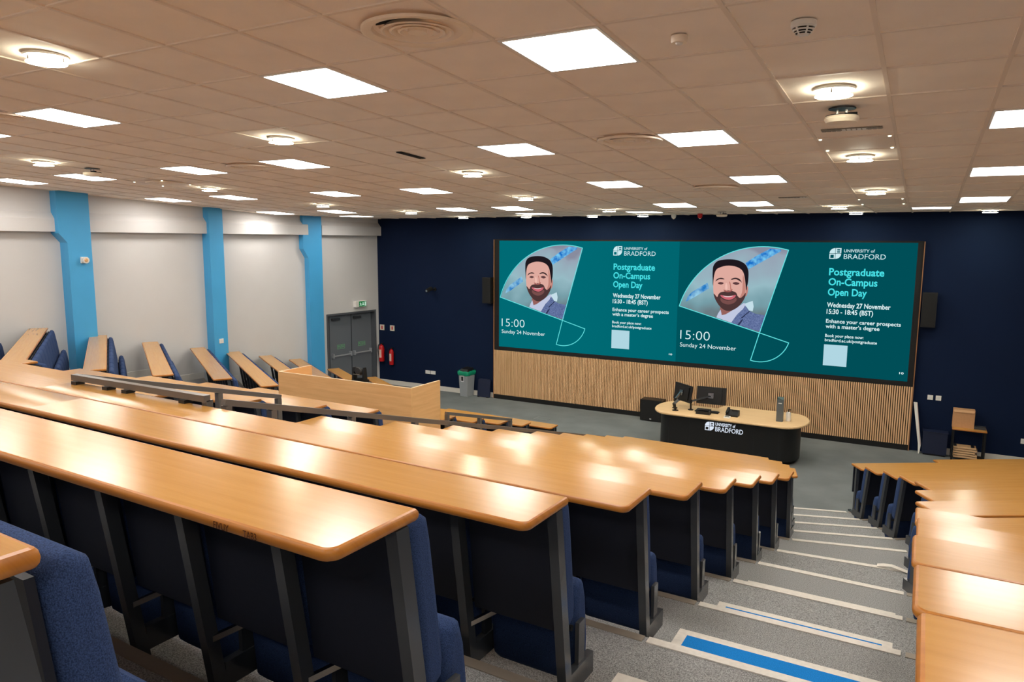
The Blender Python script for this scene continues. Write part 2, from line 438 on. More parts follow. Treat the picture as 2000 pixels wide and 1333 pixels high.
for n_, (vv, dd, x, y, z, j) in enumerate(cells):
    flat = j >= 12
    if n_ < 300: inst('ceiling_tile', T_F if flat else T_S, ceil, (x, y, z))
    else:
        y1 = min(y+hy, D_WALL); zz = [ceil_z(y-hy)]*2+[ceil_z(y1)]*2
        rest.prism([(x-hx, y-hy), (x+hx, y-hy), (x+hx, y1), (x-hx, y1)], [q+.0075 for q in zz], [q+.022 for q in zz])
# odd strip along the side wall and the front wall
for j in range(J0, J1):
    x, y, z = cell_c(-22, j)
stuff(rest.build('ceiling_tile_field', M_TILE, ceil))
# edge strip between the last full tiles and the walls
mb = MB()
for j in range(J0, J1):
    y0, y1 = GY0+GYS*j+.012, min(GY0+GYS*(j+1)-.012, D_WALL)
    if y0 < Y_BACK or y0 > D_WALL-.02: continue
    ks = [k for k in range(K0, K1) if GX0+GXS*(k+.5)-hx >= wall_x(GY0+GYS*(j+.5))-.15]
    xe = GX0+GXS*ks[0]-.012
    za, zb = ceil_z(y0), ceil_z(y1)
    if xe > wall_x(y0)+.03: mb.prism([(wall_x(y0), y0), (xe, y0), (xe, y1), (wall_x(y1), y1)], [za+.0075]*2+[zb+.0075]*2, [za+.02]*2+[zb+.02]*2)
    xr = max(GX0+GXS*(k+1) for k in range(K0, K1) if GX0+GXS*(k+.5)+hx <= X_RIGHT)+.012
    mb.prism([(xr, y0), (X_RIGHT, y0), (X_RIGHT, y1), (xr, y1)], [za+.0075]*2+[zb+.0075]*2, [za+.02]*2+[zb+.02]*2)
if mb.v: mb.build('ceiling_margin', M_TILE, ceil)

# ceiling lights
def light_proto(slope):
    m = MB(); hx2, hy2 = GXS/2-.012, GYS/2-.012; z = lambda y: -sl*slope*y
    for (x0, x1, y0, y1) in ((-hx2, hx2, -hy2, -hy2+.02), (-hx2, hx2, hy2-.02, hy2), (-hx2, -hx2+.02, -hy2+.02, hy2-.02), (hx2-.02, hx2, -hy2+.02, hy2-.02)):
        m.prism([(x0, y0), (x1, y0), (x1, y1), (x0, y1)], [z(y0)-.004, z(y0)-.004, z(y1)-.004, z(y1)-.004], [z(y0)+.02, z(y0)+.02, z(y1)+.02, z(y1)+.02])
    fr = m.build('frame', M_PLWHITE)
    m = MB(); a, b = hx2-.02, hy2-.02
    m.prism([(-a, -b), (a, -b), (a, b), (-a, b)], [z(-b)-.005, z(-b)-.005, z(b)-.005, z(b)-.005], [z(-b)+.015, z(-b)+.015, z(b)+.015, z(b)+.015])
    df = m.build('diffuser', M_PANEL)
    r = (fr.data, df.data); bpy.data.objects.remove(fr); bpy.data.objects.remove(df); return r
LP_S, LP_F = light_proto(1), light_proto(0)
for k, j in LIGHTS:
    x, y, z = cell_c(k, j)
    t = thing('ceiling_light', 'square white LED panel light glowing in the tiled ceiling', 'ceiling light', (x, y, z), 0, 'square panel lights in the ceiling')
    fr, df = LP_F if j >= 12 else LP_S
    inst('frame', fr, t); inst('diffuser', df, t)
def put(name, label, cat, px, group=None, z=None):
    """thing hung from the ceiling at a photo pixel (distance from the ceiling plane)"""
    r = pray(*px); tt = (5.195-CAM_Z)/(r.z+.0574*r.y); P = CAM+r*tt
    if P.y > KINK_Y: P = CAM+r*((ceil_z(99)-CAM_Z)/r.z)
    P.y = min(P.y, D_WALL-.75); return thing(name, label, cat, (P.x, P.y, ceil_z(P.y)+.004), 0, group)
# round downlights
m = MB(); m.lathe([(.125, 0), (.125, -.012), (.10, -.014), (.098, -.004)], n=28, capa=False, capb=False); o = m.build('rim', M_PLWHITE, smooth=True); DL_R = o.data; bpy.data.objects.remove(o)
m = MB(); m.lathe([(.098, -.006), (.001, -.006)], n=24, capa=False, capb=False); o = m.build('lamp', M_PLWHITE); DL_L = o.data; bpy.data.objects.remove(o)
m = MB(); m.lathe([(.112, -.046), (.001, -.046)], n=28, capa=False, capb=False); m.lathe([(.001, -.042), (.112, -.042), (.112, -.046)], n=28, mi=1, capa=False, capb=False); o = m.build('glass_disc', [M_DOWN, M_DOWNT]); DL_G = o.data; bpy.data.objects.remove(o)
m = MB(); m.tube((0, 0, 0), (0, 0, -.050), .006, 8); o = m.build('pin', M_CHROME); DL_P = o.data; bpy.data.objects.remove(o)
DLPX = [(90, 110), (1629, 175), (549, 271), (85, 317), (1680, 306), (923, 338), (1711, 373), (409, 368), (1027, 386), (631, 400), (1639, 403), (803, 414), (1190, 409), (1678, 416.5), (1922, 417), (1165, 421.3), (1265, 420.3), (905, 423.3), (1028, 421.5)]
for q in DLPX:
    t = put('downlight', 'round downlight with a glass disc below the tiled ceiling', 'ceiling light', q, 'round glass downlights in the ceiling')
    inst('rim', DL_R, t); inst('lamp', DL_L, t); inst('glass_disc', DL_G, t)
    for a in (.5, 2.6, 4.7): inst('pin', DL_P, t, (.105*math.cos(a), .105*math.sin(a), 0))
# round air diffusers
m = MB(); m.lathe([(.288, .003), (.288, -.012), (.275, -.016), (.235, -.006), (.215, .05), (.21, .07)], n=48, capa=False, capb=False); o = m.build('outer_ring', M_PLCREAM, smooth=True, angle=50); AD0 = o.data; bpy.data.objects.remove(o)
AD = []
for r0 in (.19, .145, .10):
    m = MB(); m.lathe([(r0, .004), (r0-.012, .0), (r0-.05, .045), (r0-.045, .048), (r0-.006, .009)], n=40, capa=False, capb=False); o = m.build('cone', M_PLCREAM, smooth=True, angle=60); AD.append(o.data); bpy.data.objects.remove(o)
m = MB(); m.lathe([(.001, .0), (.05, .0), (.05, .02), (.001, .02)], n=24, capa=False, capb=False); o = m.build('core', M_PLCREAM); AD.append(o.data); bpy.data.objects.remove(o)
m = MB(); m.lathe([(.001, .075), (.212, .075)], n=32, capa=False, capb=False); o = m.build('duct', M_BLACKM); AD_B = o.data; bpy.data.objects.remove(o)
for q in [(815, 60), (1230, 274), (1398, 367), (490, 326), (-4, 228), (325, 357)]:
    t = put('air_diffuser', 'round ceiling air diffuser of concentric beige cones', 'air vent', q, 'round air diffusers in the ceiling')
    t.location.z -= .004
    inst('outer_ring', AD0, t)
    for me in AD: inst('cone' if me is not AD[-1] else 'core', me, t, (0, 0, -.012))
    inst('duct', AD_B, t, (0, 0, -.06))
# smoke detector, motion sensor
t = put('smoke_detector', 'round slotted smoke detector on the ceiling', 'smoke detector', (1570, 44))
m = MB(); m.lathe([(.058, 0), (.058, -.022), (.05, -.03)], capa=False, capb=False, n=28); m.build('base', M_PLWHITE, t, True)
m = MB(); m.lathe([(.042, -.03), (.04, -.05), (.03, -.058), (.001, -.06)], capa=False, capb=False, n=28); m.build('chamber', M_BLACKM, t, True)
for z0, z1, ra, rb in ((-.037, -.043, .049, .045), (-.05, -.062, .041, .022)):
    m = MB(); m.lathe([(ra, z0), (rb, z1), (.001, z1)], capa=False, capb=False, n=28); m.build('hood', M_PLWHITE, t, True)
for a in range(6):
    m = MB(); c, s_ = math.cos(a*math.pi/3), math.sin(a*math.pi/3); m.bar((.05*c, .05*s_, -.03), (.03*c, .03*s_, -.06), .008, .006); m.build('rib', M_PLWHITE, t)
t = put('motion_sensor', 'small round white motion sensor on the ceiling', 'sensor', (1327, 72))
m = MB(); m.lathe([(.042, 0), (.042, -.028), (.038, -.034), (.001, -.034)], capa=False, capb=False, n=28); m.build('housing', M_PLCREAM, t, True)
m = MB(); m.lathe([(.02, -.034), (.016, -.042), (.001, -.045)], capa=False, capb=False, n=20); m.build('lens', M_PLWHITE, t, True)
# ceiling hung units: bracket with a pale drum
def hung(px, label, s=1.0):
    t = put('access_point', label, 'wireless unit', px)
    m = MB(); m.lathe([(.09*s, 0), (.09*s, -.006), (.001, -.006)], n=24, capa=False, capb=False); m.build('ceiling_plate', M_LEGD, t)
    for sx in (-.03, .03):
        m = MB(); m.bar((sx*s, 0, -.005), (sx*s, 0, -.05*s), .012, .012, up=(0, 1, 0)); m.build('hanger', M_CHROME, t)
    m = MB(); m.lathe([(.105*s, -.05*s), (.11*s, -.056*s), (.001, -.056*s)], n=28, capb=False); m.build('top_plate', M_BLACKM, t, True)
    m = MB(); m.lathe([(.11*s, -.056*s), (.115*s, -.075*s), (.10*s, -.098*s), (.05*s, -.105*s), (.001, -.106*s)], n=32, capa=False, capb=False); m.build('drum', M_PLCREAM, t, True)
    m = MB(); m.bar((.02*s, -.02*s, -.045*s), (.10*s, -.02*s, -.045*s), .03, .02); m.build('cable_box', M_BLACKM, t)
hung((1645, 213), 'pale drum hung on a bracket beside the slot grille above the stepped aisle', 1.0)
hung((180, 330), 'pale drum hung on a bracket near the blue pillars', 1.0)
hung((1410, 414.5), 'pale drum hung on a bracket above the screen', .9)
# slot grilles
def slot(px, L, W, label, n=10, lit=None):
    t = put('slot_grille', label, 'air vent', px)
    m = MB(); m.box(-L/2, L/2, -W/2, W/2, -.004, 0); m.build('frame', M_LEGD if lit is None else M_METALN, t)
    for a in range(n):
        x = -L/2+L*(a+.5)/n; m = MB(); m.box(x-L/n*.36, x+L/n*.36, -W/2+.008, W/2-.008, -.008, -.004)
        m.build('slat', (M_PLWHITE if lit and lit[0] <= a < lit[1] else M_METALN if lit else M_BLACKM), t)  # white slats stand in for the lit stretch of the grille
    t.rotation_euler = (-math.atan(sl), 0, 0)
    return t
slot((1663, 253), .44, .075, 'long slot grille with a middle section pale as if lit beside the hung drum', 12, (4, 9))
t = slot((803, 304), .075, .42, 'short dark slot grille alone between panel lights', 3)
slot((1550, 386), .40, .07, 'thin slot grille close to the front wall', 10, (7, 10))
# access panels with bright corner studs
def studs(pxs, label):
    r = [CAM+pray(*q)*((5.195-CAM_Z)/(pray(*q).z+.0574*pray(*q).y)) for q in pxs]
    c = sum(r, Vector())/4; t = thing('ceiling_hatch', label, 'ceiling hatch', (c.x, c.y, ceil_z(c.y)))
    xs = sorted(p.x for p in r); ys_ = sorted(p.y for p in r); a, b = (xs[2]+xs[3]-xs[0]-xs[1])/4+.03, (ys_[2]+ys_[3]-ys_[0]-ys_[1])/4
    m = MB(); z = lambda y: -sl*y
    m.prism([(-a, -b), (a, -b), (a, b), (-a, b)], [z(-b)-.003]*2+[z(b)-.003]*2, [z(-b)+.004]*2+[z(b)+.004]*2); m.build('panel', M_TBAR, t)
    for sx in (-1, 1):
        for sy in (-1, 1):
            m = MB(); m.lathe([(.014, 0), (.012, -.008), (.001, -.01)], (sx*(a-.03), sy*b*.93, z(sy*b)-.003), 12, capa=False, capb=False); m.build('stud', M_DOT, t)
studs([(1602, 270), (1738, 265), (1743, 289), (1615, 293)], 'flat ceiling panel with four bright studs beside the slot grille')
studs([(1678, 388.5), (1763, 388), (1765, 398), (1684, 399)], 'flat ceiling panel with four bright studs near the front wall')
studs([(286, 354), (331, 350.5), (350, 361), (302, 365)], 'flat ceiling panel with four bright studs near the blue pillars')
# small sensors hung at the front wall
for px_, lab, mm in (((1316, 418.5), 'tiny white ceiling sensor above the screen', M_PLWHITE), ((1372, 418.5), 'tiny red beacon above the screen', M_RED)):
    t = put('ceiling_sensor', lab, 'sensor', px_); m = MB(); m.lathe([(.05, 0), (.05, -.05), (.035, -.09), (.001, -.09)], n=16, capa=False, capb=False); m.build('body', mm, t, True)
    m = MB(); m.lathe([(.02, -.09), (.015, -.105), (.001, -.108)], n=12, capa=False, capb=False); m.build('lens', M_PLCREAM, t, True)

# ------------------------------------------------------------------ seats
def extrude_profile(prof, width, inset=.018, n_end=3, mb=None, yz=True):
    """cushion: CCW profile in (v,w) swept along u with rounded ends"""
    mb = mb or MB(); R = []
    us = []
    for k in range(n_end+1):
        a = math.pi/2*k/n_end; us.append((-width/2+inset*(1-math.sin(a)), inset*(1-math.cos(math.pi/2-a)) if k < n_end else 0))
    us = [(-width/2+inset*(1-math.sin(math.pi/2*k/n_end)), inset*(1-math.sin(math.pi/2*k/n_end))) for k in range(n_end+1)]
    us[0] = (-width/2, inset)
    full = us+[(-u, d) for u, d in reversed(us)]
    seq = [(-width/2+inset*(1-math.cos(math.pi/2*k/n_end)), inset*(1-math.sin(math.pi/2*k/n_end))) for k in range(n_end+1)]
    full = seq+[(-u, d) for u, d in reversed(seq)]
    for u, d in full:
        q = offset_poly(prof, [d]*len(prof)); R.append([(u, p.x, p.y) for p in q])
    mb.rings(R); return mb
H2 = .2345
ST = .664+H2            # underside of the desk above the lower tier
def seat_proto(down=False):
    t = bpy.data.objects.new('tip_up_seat', None); COL.objects.link(t); t.empty_display_size = .1
    back = [(.062, .41), (.10, .395), (.142, .42), (.146, .47), (.122, .66), (.098, .82), (.086, .875), (.060, .895), (.030, .89), (.012, .86)]
    extrude_profile(back, .396, .026).build('backrest', M_FABRIC, t, True, angle=60)
    sh = [(.046, .40), (.060, .40), (.010, .875), (-.004, .875)]
    m = MB(); m.rings([[(u, v, w_) for v, w_ in sh] for u in (-.185, .185)]); m.build('back_shell', M_SHELL, t)
    if down: pad = [(.172, .15), (.20, .12), (.255, .12), (.295, .16), (.325, .30), (.30, .44), (.275, .51), (.245, .535), (.21, .52), (.18, .43), (.168, .28)]
    else: pad = [(.172, .15), (.20, .12), (.25, .12), (.274, .16), (.28, .28), (.258, .46), (.238, .525), (.205, .54), (.172, .515), (.158, .44), (.162, .28)]
    extrude_profile(pad, .380, .03).build('seat_pad', M_FABRIC, t, True, angle=60)
    m = MB(); m.tube((-.19, .13, .38), (.19, .13, .38), .012, 8); m.build('hinge_rod', M_LEGD, t)
    return t
SEAT, SEAT_D = seat_proto(), seat_proto(True)
seat_used = [False, False]
def place_seat(x, y, z, rz, label, group, down=False):
    k = 1 if down else 0; src = SEAT_D if down else SEAT
    o = copy_tree(src) if seat_used[k] else src
    seat_used[k] = True
    o.location = (x, y, z); o.rotation_euler = (0, 0, rz); tag(o, label, 'seat', group); return o

# ------------------------------------------------------------------ desk rows
def leg_mesh(h):
    top = .664+h; m = MB()
    m.rings([[(i*.018, v+j*.022, z) for i, j in ((-1, -1), (1, -1), (1, 1), (-1, 1))] for v, z in ((.075, 0), (-.055, top))])
    o = m.build('leg', M_LEG); me = o.data; bpy.data.objects.remove(o); return me
LEG = {h: leg_mesh(h) for h in (.2345, .1936)}
def straight_leg_mesh(top):
    m = MB(); m.bar((0, -.12, 0), (0, -.12, top), .04, .04, up=(0, 1, 0)); m.box(-.02, .02, -.28, .02, 0, .025)
    o = m.build('leg', M_LEG); me = o.data; bpy.data.objects.remove(o); return me
SLEG = straight_leg_mesh(.664)
m = MB(); m.box(-.014, .014, .07, .26, .15, .235); m.box(-.008, .008, .14, .19, .23, .40); o = m.build('seat_bracket', M_LEG); BRK = o.data; bpy.data.objects.remove(o)
m = MB(); m.bar((.0, .02, .33), (.13, .16, .40), .018, .018); o = m.build('strut', M_CHROME); STRUT = o.data; bpy.data.objects.remove(o)
m = MB(); m.box(-.045, .045, -.03, .03, 0, .012); o = m.build('foot_plate', M_BLACKM); FPL = o.data; bpy.data.objects.remove(o)
m = MB(); m.lathe([(.016, .012), (.016, .02), (.011, .026), (.001, .027)], n=14, capa=False, capb=False); o = m.build('bolt', M_CHROME, smooth=True); BOLT = o.data; bpy.data.objects.remove(o)
WD, TH = .296, .030
ORD = ['front', 'first', 'second', 'third', 'fourth', 'fifth', 'sixth', 'seventh', 'eighth', 'ninth', 'tenth', 'eleventh', 'twelfth', 'thirteenth']
BL = {'CR': 'in the straight block beside the stepped aisle', 'CL': 'in the straight block behind the wooden booth',
      'LW': 'in the slanted wing by the blue pillars', 'RW': 'in the slanted wing across the stepped aisle'}
SEATPH = {'CR': 'between handrail and stepped aisle', 'CL': 'on the wooden booth side of the handrails', 'LW': 'in the slanted wing by the blue pillars', 'RW': 'in the slanted wing across the stepped aisle'}
def seg_board(t, P, freeL, freeR, z, d):
    """P = nearL, nearR, farR, farL in world xy"""
    nl, nr, fr, fl = P; pts = []; bull = []
    if freeL: rc = round_corner(nl, fl, nr, .038); pts += rc; bull += [True]*len(rc)
    else: pts.append(nl); bull.append(True)
    if freeR: rc = round_corner(nr, nl, fr, .038); pts += rc; bull += [True]*len(rc)
    else: pts.append(nr); bull.append(False)
    if freeR: rc = round_corner(fr, nr, fl, .012, 2); pts += rc; bull += [True]*len(rc)
    else: pts.append(fr); bull.append(True)
    if freeL: rc = round_corner(fl, fr, nl, .012, 2); pts += rc; bull += [True]*len(rc)
    else: pts.append(fl); bull.append(False)
    L = t.location
    pts = [(p[0]-L.x, p[1]-L.y) for p in pts]
    return board(pts, bull, z-L.z, TH).build('tabletop', [M_DESK, M_EDGE], t, True, uvdir=d, angle=30)
def row(block, i, segs, seats=True, nmax=99, fix_from_right=True):
    """segs: list of dict(o=(x,y) left end of far edge, d=unit dir to the right, L=len, P=outline, fl, fr)"""
    free = i <= 1
    h = H2 if i > 5 else .1936
    zl = zs(i) if free else (zs(i-1) if i > 1 else 0.0)
    s0 = segs[0]; mid = Vector(s0['o'])+Vector(s0['d'])*s0['L']*.5
    if i == 0: lab = 'long beech table standing on the stage floor '+BL[block]
    elif i == 1: lab = 'beech desk with modesty panel on the first tier '+BL[block].replace('straight ','').replace('slanted ','')
    else: lab = 'long beech desk row on the %s tier %s' % (ORD[i], BL[block])
    t = thing('desk_row', lab, 'desk', (mid.x, mid.y, zl))
    for s in segs:
        seg_board(t, s['P'], s['fl'], s['fr'], zt(i), s['d'])
        d = Vector(s['d']); n = Vector((-d.y, d.x)); a = math.atan2(d.y, d.x); o = Vector(s['o']); L = s['L']
        i0 = .14 if (block == 'RW' and s is segs[0] and i >= 5) else .03
        ns = max(1, round((L-i0-.03)/.415)); pit = (L-i0-.03)/ns
        for k in range(ns+1):
            if k == 0 and s.get('skip0'): continue
            if free and k not in (0, ns, ns//2): continue
            q = o+d*(i0+pit*k); loc = (q.x-t.location.x, q.y-t.location.y, 0)
            if free: inst('leg', SLEG, t, loc, a); continue
            lg = inst('leg', LEG[h], t, loc, a)
            if k > 0 or True: inst('seat_bracket', BRK, t, loc, a)
            if i >= 11 and block in ('CR', 'CL'):
                (inst('strut', STRUT, t, loc, a) if k < ns else None)
                q2 = q+d*(-.17)-n*.0; fp = inst('foot_plate', FPL, t, (q2.x-t.location.x, q2.y-t.location.y, 0), a); inst('bolt', BOLT, fp)
        if free:
            m = MB(); A, B = o+d*.02, o+d*(L-.02); y0 = -.05
            q = [A+n*y0, B+n*y0, B+n*(y0+.02), A+n*(y0+.02)]
            m.prism([(p.x-t.location.x, p.y-t.location.y) for p in q], .30, .66); m.build('modesty_panel', M_SHELL, t)
        elif seats:
            for k in range(ns):
                if k >= nmax and not s.get('all'): break
                kk = ns-1-k if block == 'LW' and False else k
                q = o+d*(i0+pit*(kk+.5))
                endR = block == 'CR' and kk == ns-1
                endL = block == 'RW' and kk == 0 and s is segs[0]
                lab = 'blue tip-up seat at the %s tier %s' % (ORD[i], SEATPH[block])
                if endR or endL: lab = 'blue tip-up seat ending the %s tier row at the stepped aisle, %s' % (ORD[i], 'handrail block' if endR else 'slanted wing side')
                g = 'seats of the %s tier row %s' % (ORD[i], SEATPH[block])
                dn = (block == 'CR' and i == 13 and endR)
                place_seat(q.x, q.y, zl-(0 if h == H2 else .041), a, lab, None if (endR or endL) else g, dn)
    return t
E2 = (1.0, 0.0)
def straight(i, x0, x1, fl=True, fr=True, cut=0):
    d = Vector((1, -SLP)).normalized() if x1 < -.5 else Vector((1, 0)); n = Vector((-d.y, d.x))
    a = Vector((x0, yst(i, x0) if x1 < -.5 else ys(i)+RWDY.get(i, 0))); b = Vector((x1, yst(i, x1) if x1 < -.5 else ys(i)+RWDY.get(i, 0))); c = Vector((cut, 0))
    return dict(o=tuple(a), d=tuple(d), L=(b-a).length, P=[tuple(a-n*WD), tuple(b-n*WD+c), tuple(b), tuple(a)], fl=fl, fr=fr)
def wing_r(i, x0, x1, fl=True):
    d = Vector((math.cos(WING), math.sin(WING))); n = Vector((-d.y, d.x)); y = ys(i)+RWDY.get(i, 0); k = xk(ys(i))
    o = Vector((x0, y+(x0-k)*TW)); L = (x1-x0)/d.x; e = o+d*L
    nl = o-n*WD if fl else Vector((k+.2868*WD, y-WD))
    return dict(o=tuple(o), d=tuple(d), L=L, P=[tuple(nl), tuple(e-n*WD), tuple(e), tuple(o)], fl=fl, fr=True)
def wing_l(i, x0, x1, fr=True):
    d = Vector((math.cos(WING), -math.sin(WING))); n = Vector((-d.y, d.x)); k = xkl(ys(i)); y = lw_y(i, k)
    o = Vector((x0, y+(k-x0)*TW)); L = (x1-x0)/d.x; e = o+d*L
    nr = e-n*WD if fr else Vector((k-.2868*WD, y-WD))
    return dict(o=tuple(o), d=tuple(d), L=L, P=[tuple(o-n*WD), tuple(nr), tuple(e), tuple(o)], fl=True, fr=fr)
for i in range(1, 14):
    row('CR', i, [straight(i, CRL, cr_r(i), fl=(i <= 9), fr=True, cut=.08 if i <= 4 else 0)])
for i in range(0, 14):
    if i <= 9:
        x1 = -8.07 if i == 5 else -5.5 if i == 0 else CLR
        row('CL', i, [straight(i, cl_l(i), x1)])
    else:
        row('CL', i, [straight(i, cl_l(i), CLR, True, False), straight(i, CLR, CRL, False, False)])
XE = {0: -11.3, 1: -12.1}
for i in range(0, 10):
    x0 = XE.get(i, lw_wall(i)+.20); x1 = lw_s(i); k = xkl(ys(i))
    if k < x1-.1: row('LW', i, [wing_l(i, x0, k, False), dict(straight(i, k, x1, False, True), P=[(k-.2868*WD, lw_y(i, k)-WD), (x1, lw_y(i, x1)-WD), (x1, lw_y(i, x1)), (k, lw_y(i, k))])])
    else: row('LW', i, [wing_l(i, x0, x1)])
for i in range(0, 13):
    x0, k = rw_s(i), xk(ys(i))
    if k > x0+.1:
        row('RW', i, [dict(straight(i, x0, k, True, False), P=[(x0, ys(i)+RWDY.get(i, 0)-WD), (k+.2868*WD, ys(i)+RWDY.get(i, 0)-WD), (k, ys(i)+RWDY.get(i, 0)), (x0, ys(i)+RWDY.get(i, 0))]), dict(wing_r(i, k, X_RIGHT-.25, False), skip0=True)], nmax=4)
    else: row('RW', i, [wing_r(i, x0, X_RIGHT-.25)], nmax=5)
for o in (SEAT, SEAT_D):
    if o.name not in bpy.context.scene.objects: pass

# pen scribbles on the desk edge of the twelfth row
def text_mesh(body, width=None, height=None, bold=0.0, shear=0.0, spacing=1.0):
    """flat text mesh in local XY, lower-left origin; width/height fit"""
    c = bpy.data.curves.new('txt', 'FONT'); c.body = body; c.size = 1.0; c.resolution_u = 3; c.offset = bold; c.shear = shear; c.space_character = spacing
    o = bpy.data.objects.new('txt', c); COL.objects.link(o)
    dg = bpy.context.evaluated_depsgraph_get(); dg.update()
    me = bpy.data.meshes.new_from_object(o.evaluated_get(dg)); bpy.data.objects.remove(o); bpy.data.curves.remove(c)
    xs = [v.co.x for v in me.vertices]; x0, x1 = min(xs), max(xs)
    kx = width/(x1-x0) if width else (height or 1); ky = height if height else kx
    for v in me.vertices: v.co.x = (v.co.x-x0)*kx; v.co.y *= ky
    return me
def text_obj(name, body, parent, M, mat_, **kw):
    me = text_mesh(body, **kw); me.transform(M); me.materials.append(mat_)
    o = bpy.data.objects.new(name, me); COL.objects.link(o); o.parent = parent; return o
r12 = next(o for o in bpy.data.objects if o.name.startswith('desk_row') and o['label'].startswith('long beech desk row on the twelfth tier in the straight block beside'))
for body, xx, wdt, rz in (('FIVUY', -1.372, .053, .0), ('TAB3', -1.272, .044, .0)):
    M = Matrix.Translation((xx-r12.location.x, yst(12, xx)-WD-.0008-r12.location.y, zt(12)-.0245-r12.location.z)) @ Matrix.Rotation(-SLP, 4, 'Z') @ Matrix.Rotation(math.radians(90), 4, 'X')
    text_obj('pen_scribble', body, r12, M, M_INK, width=wdt, height=.024, bold=.012)

# ------------------------------------------------------------------ handrails
def tier_z(y):
    z = 0.0
    for i in range(1, 14):
        if y < ys(i)+EO: z = zs(i)
    return z
def handrail(x, y0, z0, y1, z1, label, posts):
    t = thing('handrail', label, 'handrail', (x, y0, tier_z(y0)))
    L = t.location; m = MB(); m.bar((0, 0, z0-L.z), (0, y1-y0, z1-L.z), .045, .042); m.build('rail', M_RAIL, t)
    for y in posts:
        zb = tier_z(y); zr = z0+(z1-z0)*(y-y0)/(y1-y0)
        m = MB(); m.bar((0, y-y0, zb-L.z), (0, y-y0, zr-.02-L.z), .05, .05, up=(0, 1, 0)); m.build('post', M_RAIL, t)
        m = MB(); m.box(-.05, .05, y-y0-.05, y-y0+.05, zb-L.z, zb-L.z+.008); m.build('foot_plate', M_RAIL, t)
handrail(-4.0, 3.21, 2.865, 10.25, .955, 'long grey steel handrail sloping down beside the straight desk block', [3.235, 3.62, 4.45, 5.3, 6.2, 7.1, 7.95, 8.75, 9.5, 10.2])
handrail(-5.60, 3.22, 2.878, 5.18, 2.362, 'upper grey steel handrail ending short of the wooden booth, opposite the long rail', [4.45, 5.155])
handrail(-5.60, 8.13, 1.585, 9.95, 1.105, 'short lower grey steel handrail on the stage side of the wooden booth', [8.155, 9.0, 9.925])
t = thing('guard_rail', 'short level grey guard rail on brackets along the desk at the stair head', 'handrail', (-4.8, 3.165, zt(10)))
L = t.location; m = MB(); m.bar((-5.62-L.x, 0, .046), (-4.10-L.x, 0, .046), .05, .044); m.build('rail', M_RAIL, t)
for x in (-5.55, -5.16, -4.93, -4.3):
    m = MB(); m.box(x-L.x-.03, x-L.x+.03, -.05, .02, .0, .024); m.build('bracket', M_BLACK, t)
for x in (-5.60, -4.125):
    m = MB(); m.bar((x-L.x, .02, zs(9)-L.z), (x-L.x, .02, .03), .05, .05, up=(0, 1, 0)); m.build('post', M_RAIL, t)

# ------------------------------------------------------------------ wooden booth and stage light
BY0, BY1, BX0, BX1, BZ = 7.43, 8.08, -8.05, -5.66, 2.045
t = thing('wooden_booth', 'beech panel booth with open top beside the handrail', 'booth', ((BX0+BX1)/2, BY0, zs(5)))
L = t.location
m = MB(); m.box(BX0-L.x, BX1-L.x, 0, .022, 0, BZ-L.z); m.build('front_panel', M_PANELW, t, uvdir=(1, 0))
for x in (BX0, BX1-.022):
    m = MB(); m.box(x-L.x, x+.022-L.x, .022, BY1-BY0, zs(4)-L.z+.0, BZ-L.z); m.build('side_panel', M_PANELW, t, uvdir=(0, 1))
m = MB(); m.box(BX0+.022-L.x, BX1-.022-L.x, .022, BY1-BY0, 1.62-L.z, 1.65-L.z); m.build('worktop', M_DESK, t, uvdir=(1, 0))
for (a, b, c, d) in ((BX0, BX1, BY0-.001, BY0+.023), (BX0-.001, BX0+.023, BY0+.023, BY1), (BX1-.023, BX1+.001, BY0+.023, BY1)):
    m = MB(); m.box(a-L.x, b-L.x, c-L.y, d-L.y, BZ-L.z, BZ-L.z+.004); m.build('edge_strip', mat('edge_pale', (236, 204, 162), .4), t)
def moving_head(x, y, z):
    t = thing('stage_light', 'black moving-head stage light standing on a desk near the doors', 'stage light', (x, y, z), .15)
    m = MB(); m.prism([(-.15, -.13), (.15, -.13), (.15, .13), (-.15, .13)], 0, .085); m.prism([(-.13, -.11), (.13, -.11), (.13, .11), (-.13, .11)], .085, .10); m.build('base', M_BLACK, t)
    for sx in (-1, 1):
        m = MB(); R = []
        for w_, zz, dd in ((.05, .10, .07), (.045, .2, .06), (.04, .30, .05), (.035, .36, .035)): R.append([(sx*.125+i*w_/2, j*dd, zz) for i, j in ((-1, -1), (1, -1), (1, 1), (-1, 1))])
        m.rings(R); m.build('yoke_arm', M_BLACK, t, True)
    m = MB(); m.tube((0, 0, .10), (0, 0, .12), .07, 20); m.build('turntable', M_BLACKM, t)
    hd = MB(); hd.lathe([(.001, -.12), (.06, -.115), (.085, -.08), (.095, 0), (.09, .07), (.075, .11), (.001, .112)], n=24, capa=False, capb=False)
    hd.v = [(a, -c*.8-b*.3, b*1.0+c*.25+.27) for a, b, c in hd.v]; h_ = hd.build('lamp_head', mat('stage_light_grey', (70, 70, 70), .35), t, True)
    for k in (-.03, .03):
        m = MB(); m.box(-.08, .08, -.11+k, -.095+k, .25+k, .262+k); m.build('heat_fin', mat('fin_grey', (120, 118, 112), .35), t)
    m = MB(); m.tube((-.14, -.11, .03), (-.17, -.16, .03), .018, 10); m.build('cable_plug', mat('plug_yellow', (150, 140, 70), .5), t)
moving_head(-10.36, lw_y(1, -10.36)-.17, zt(1))

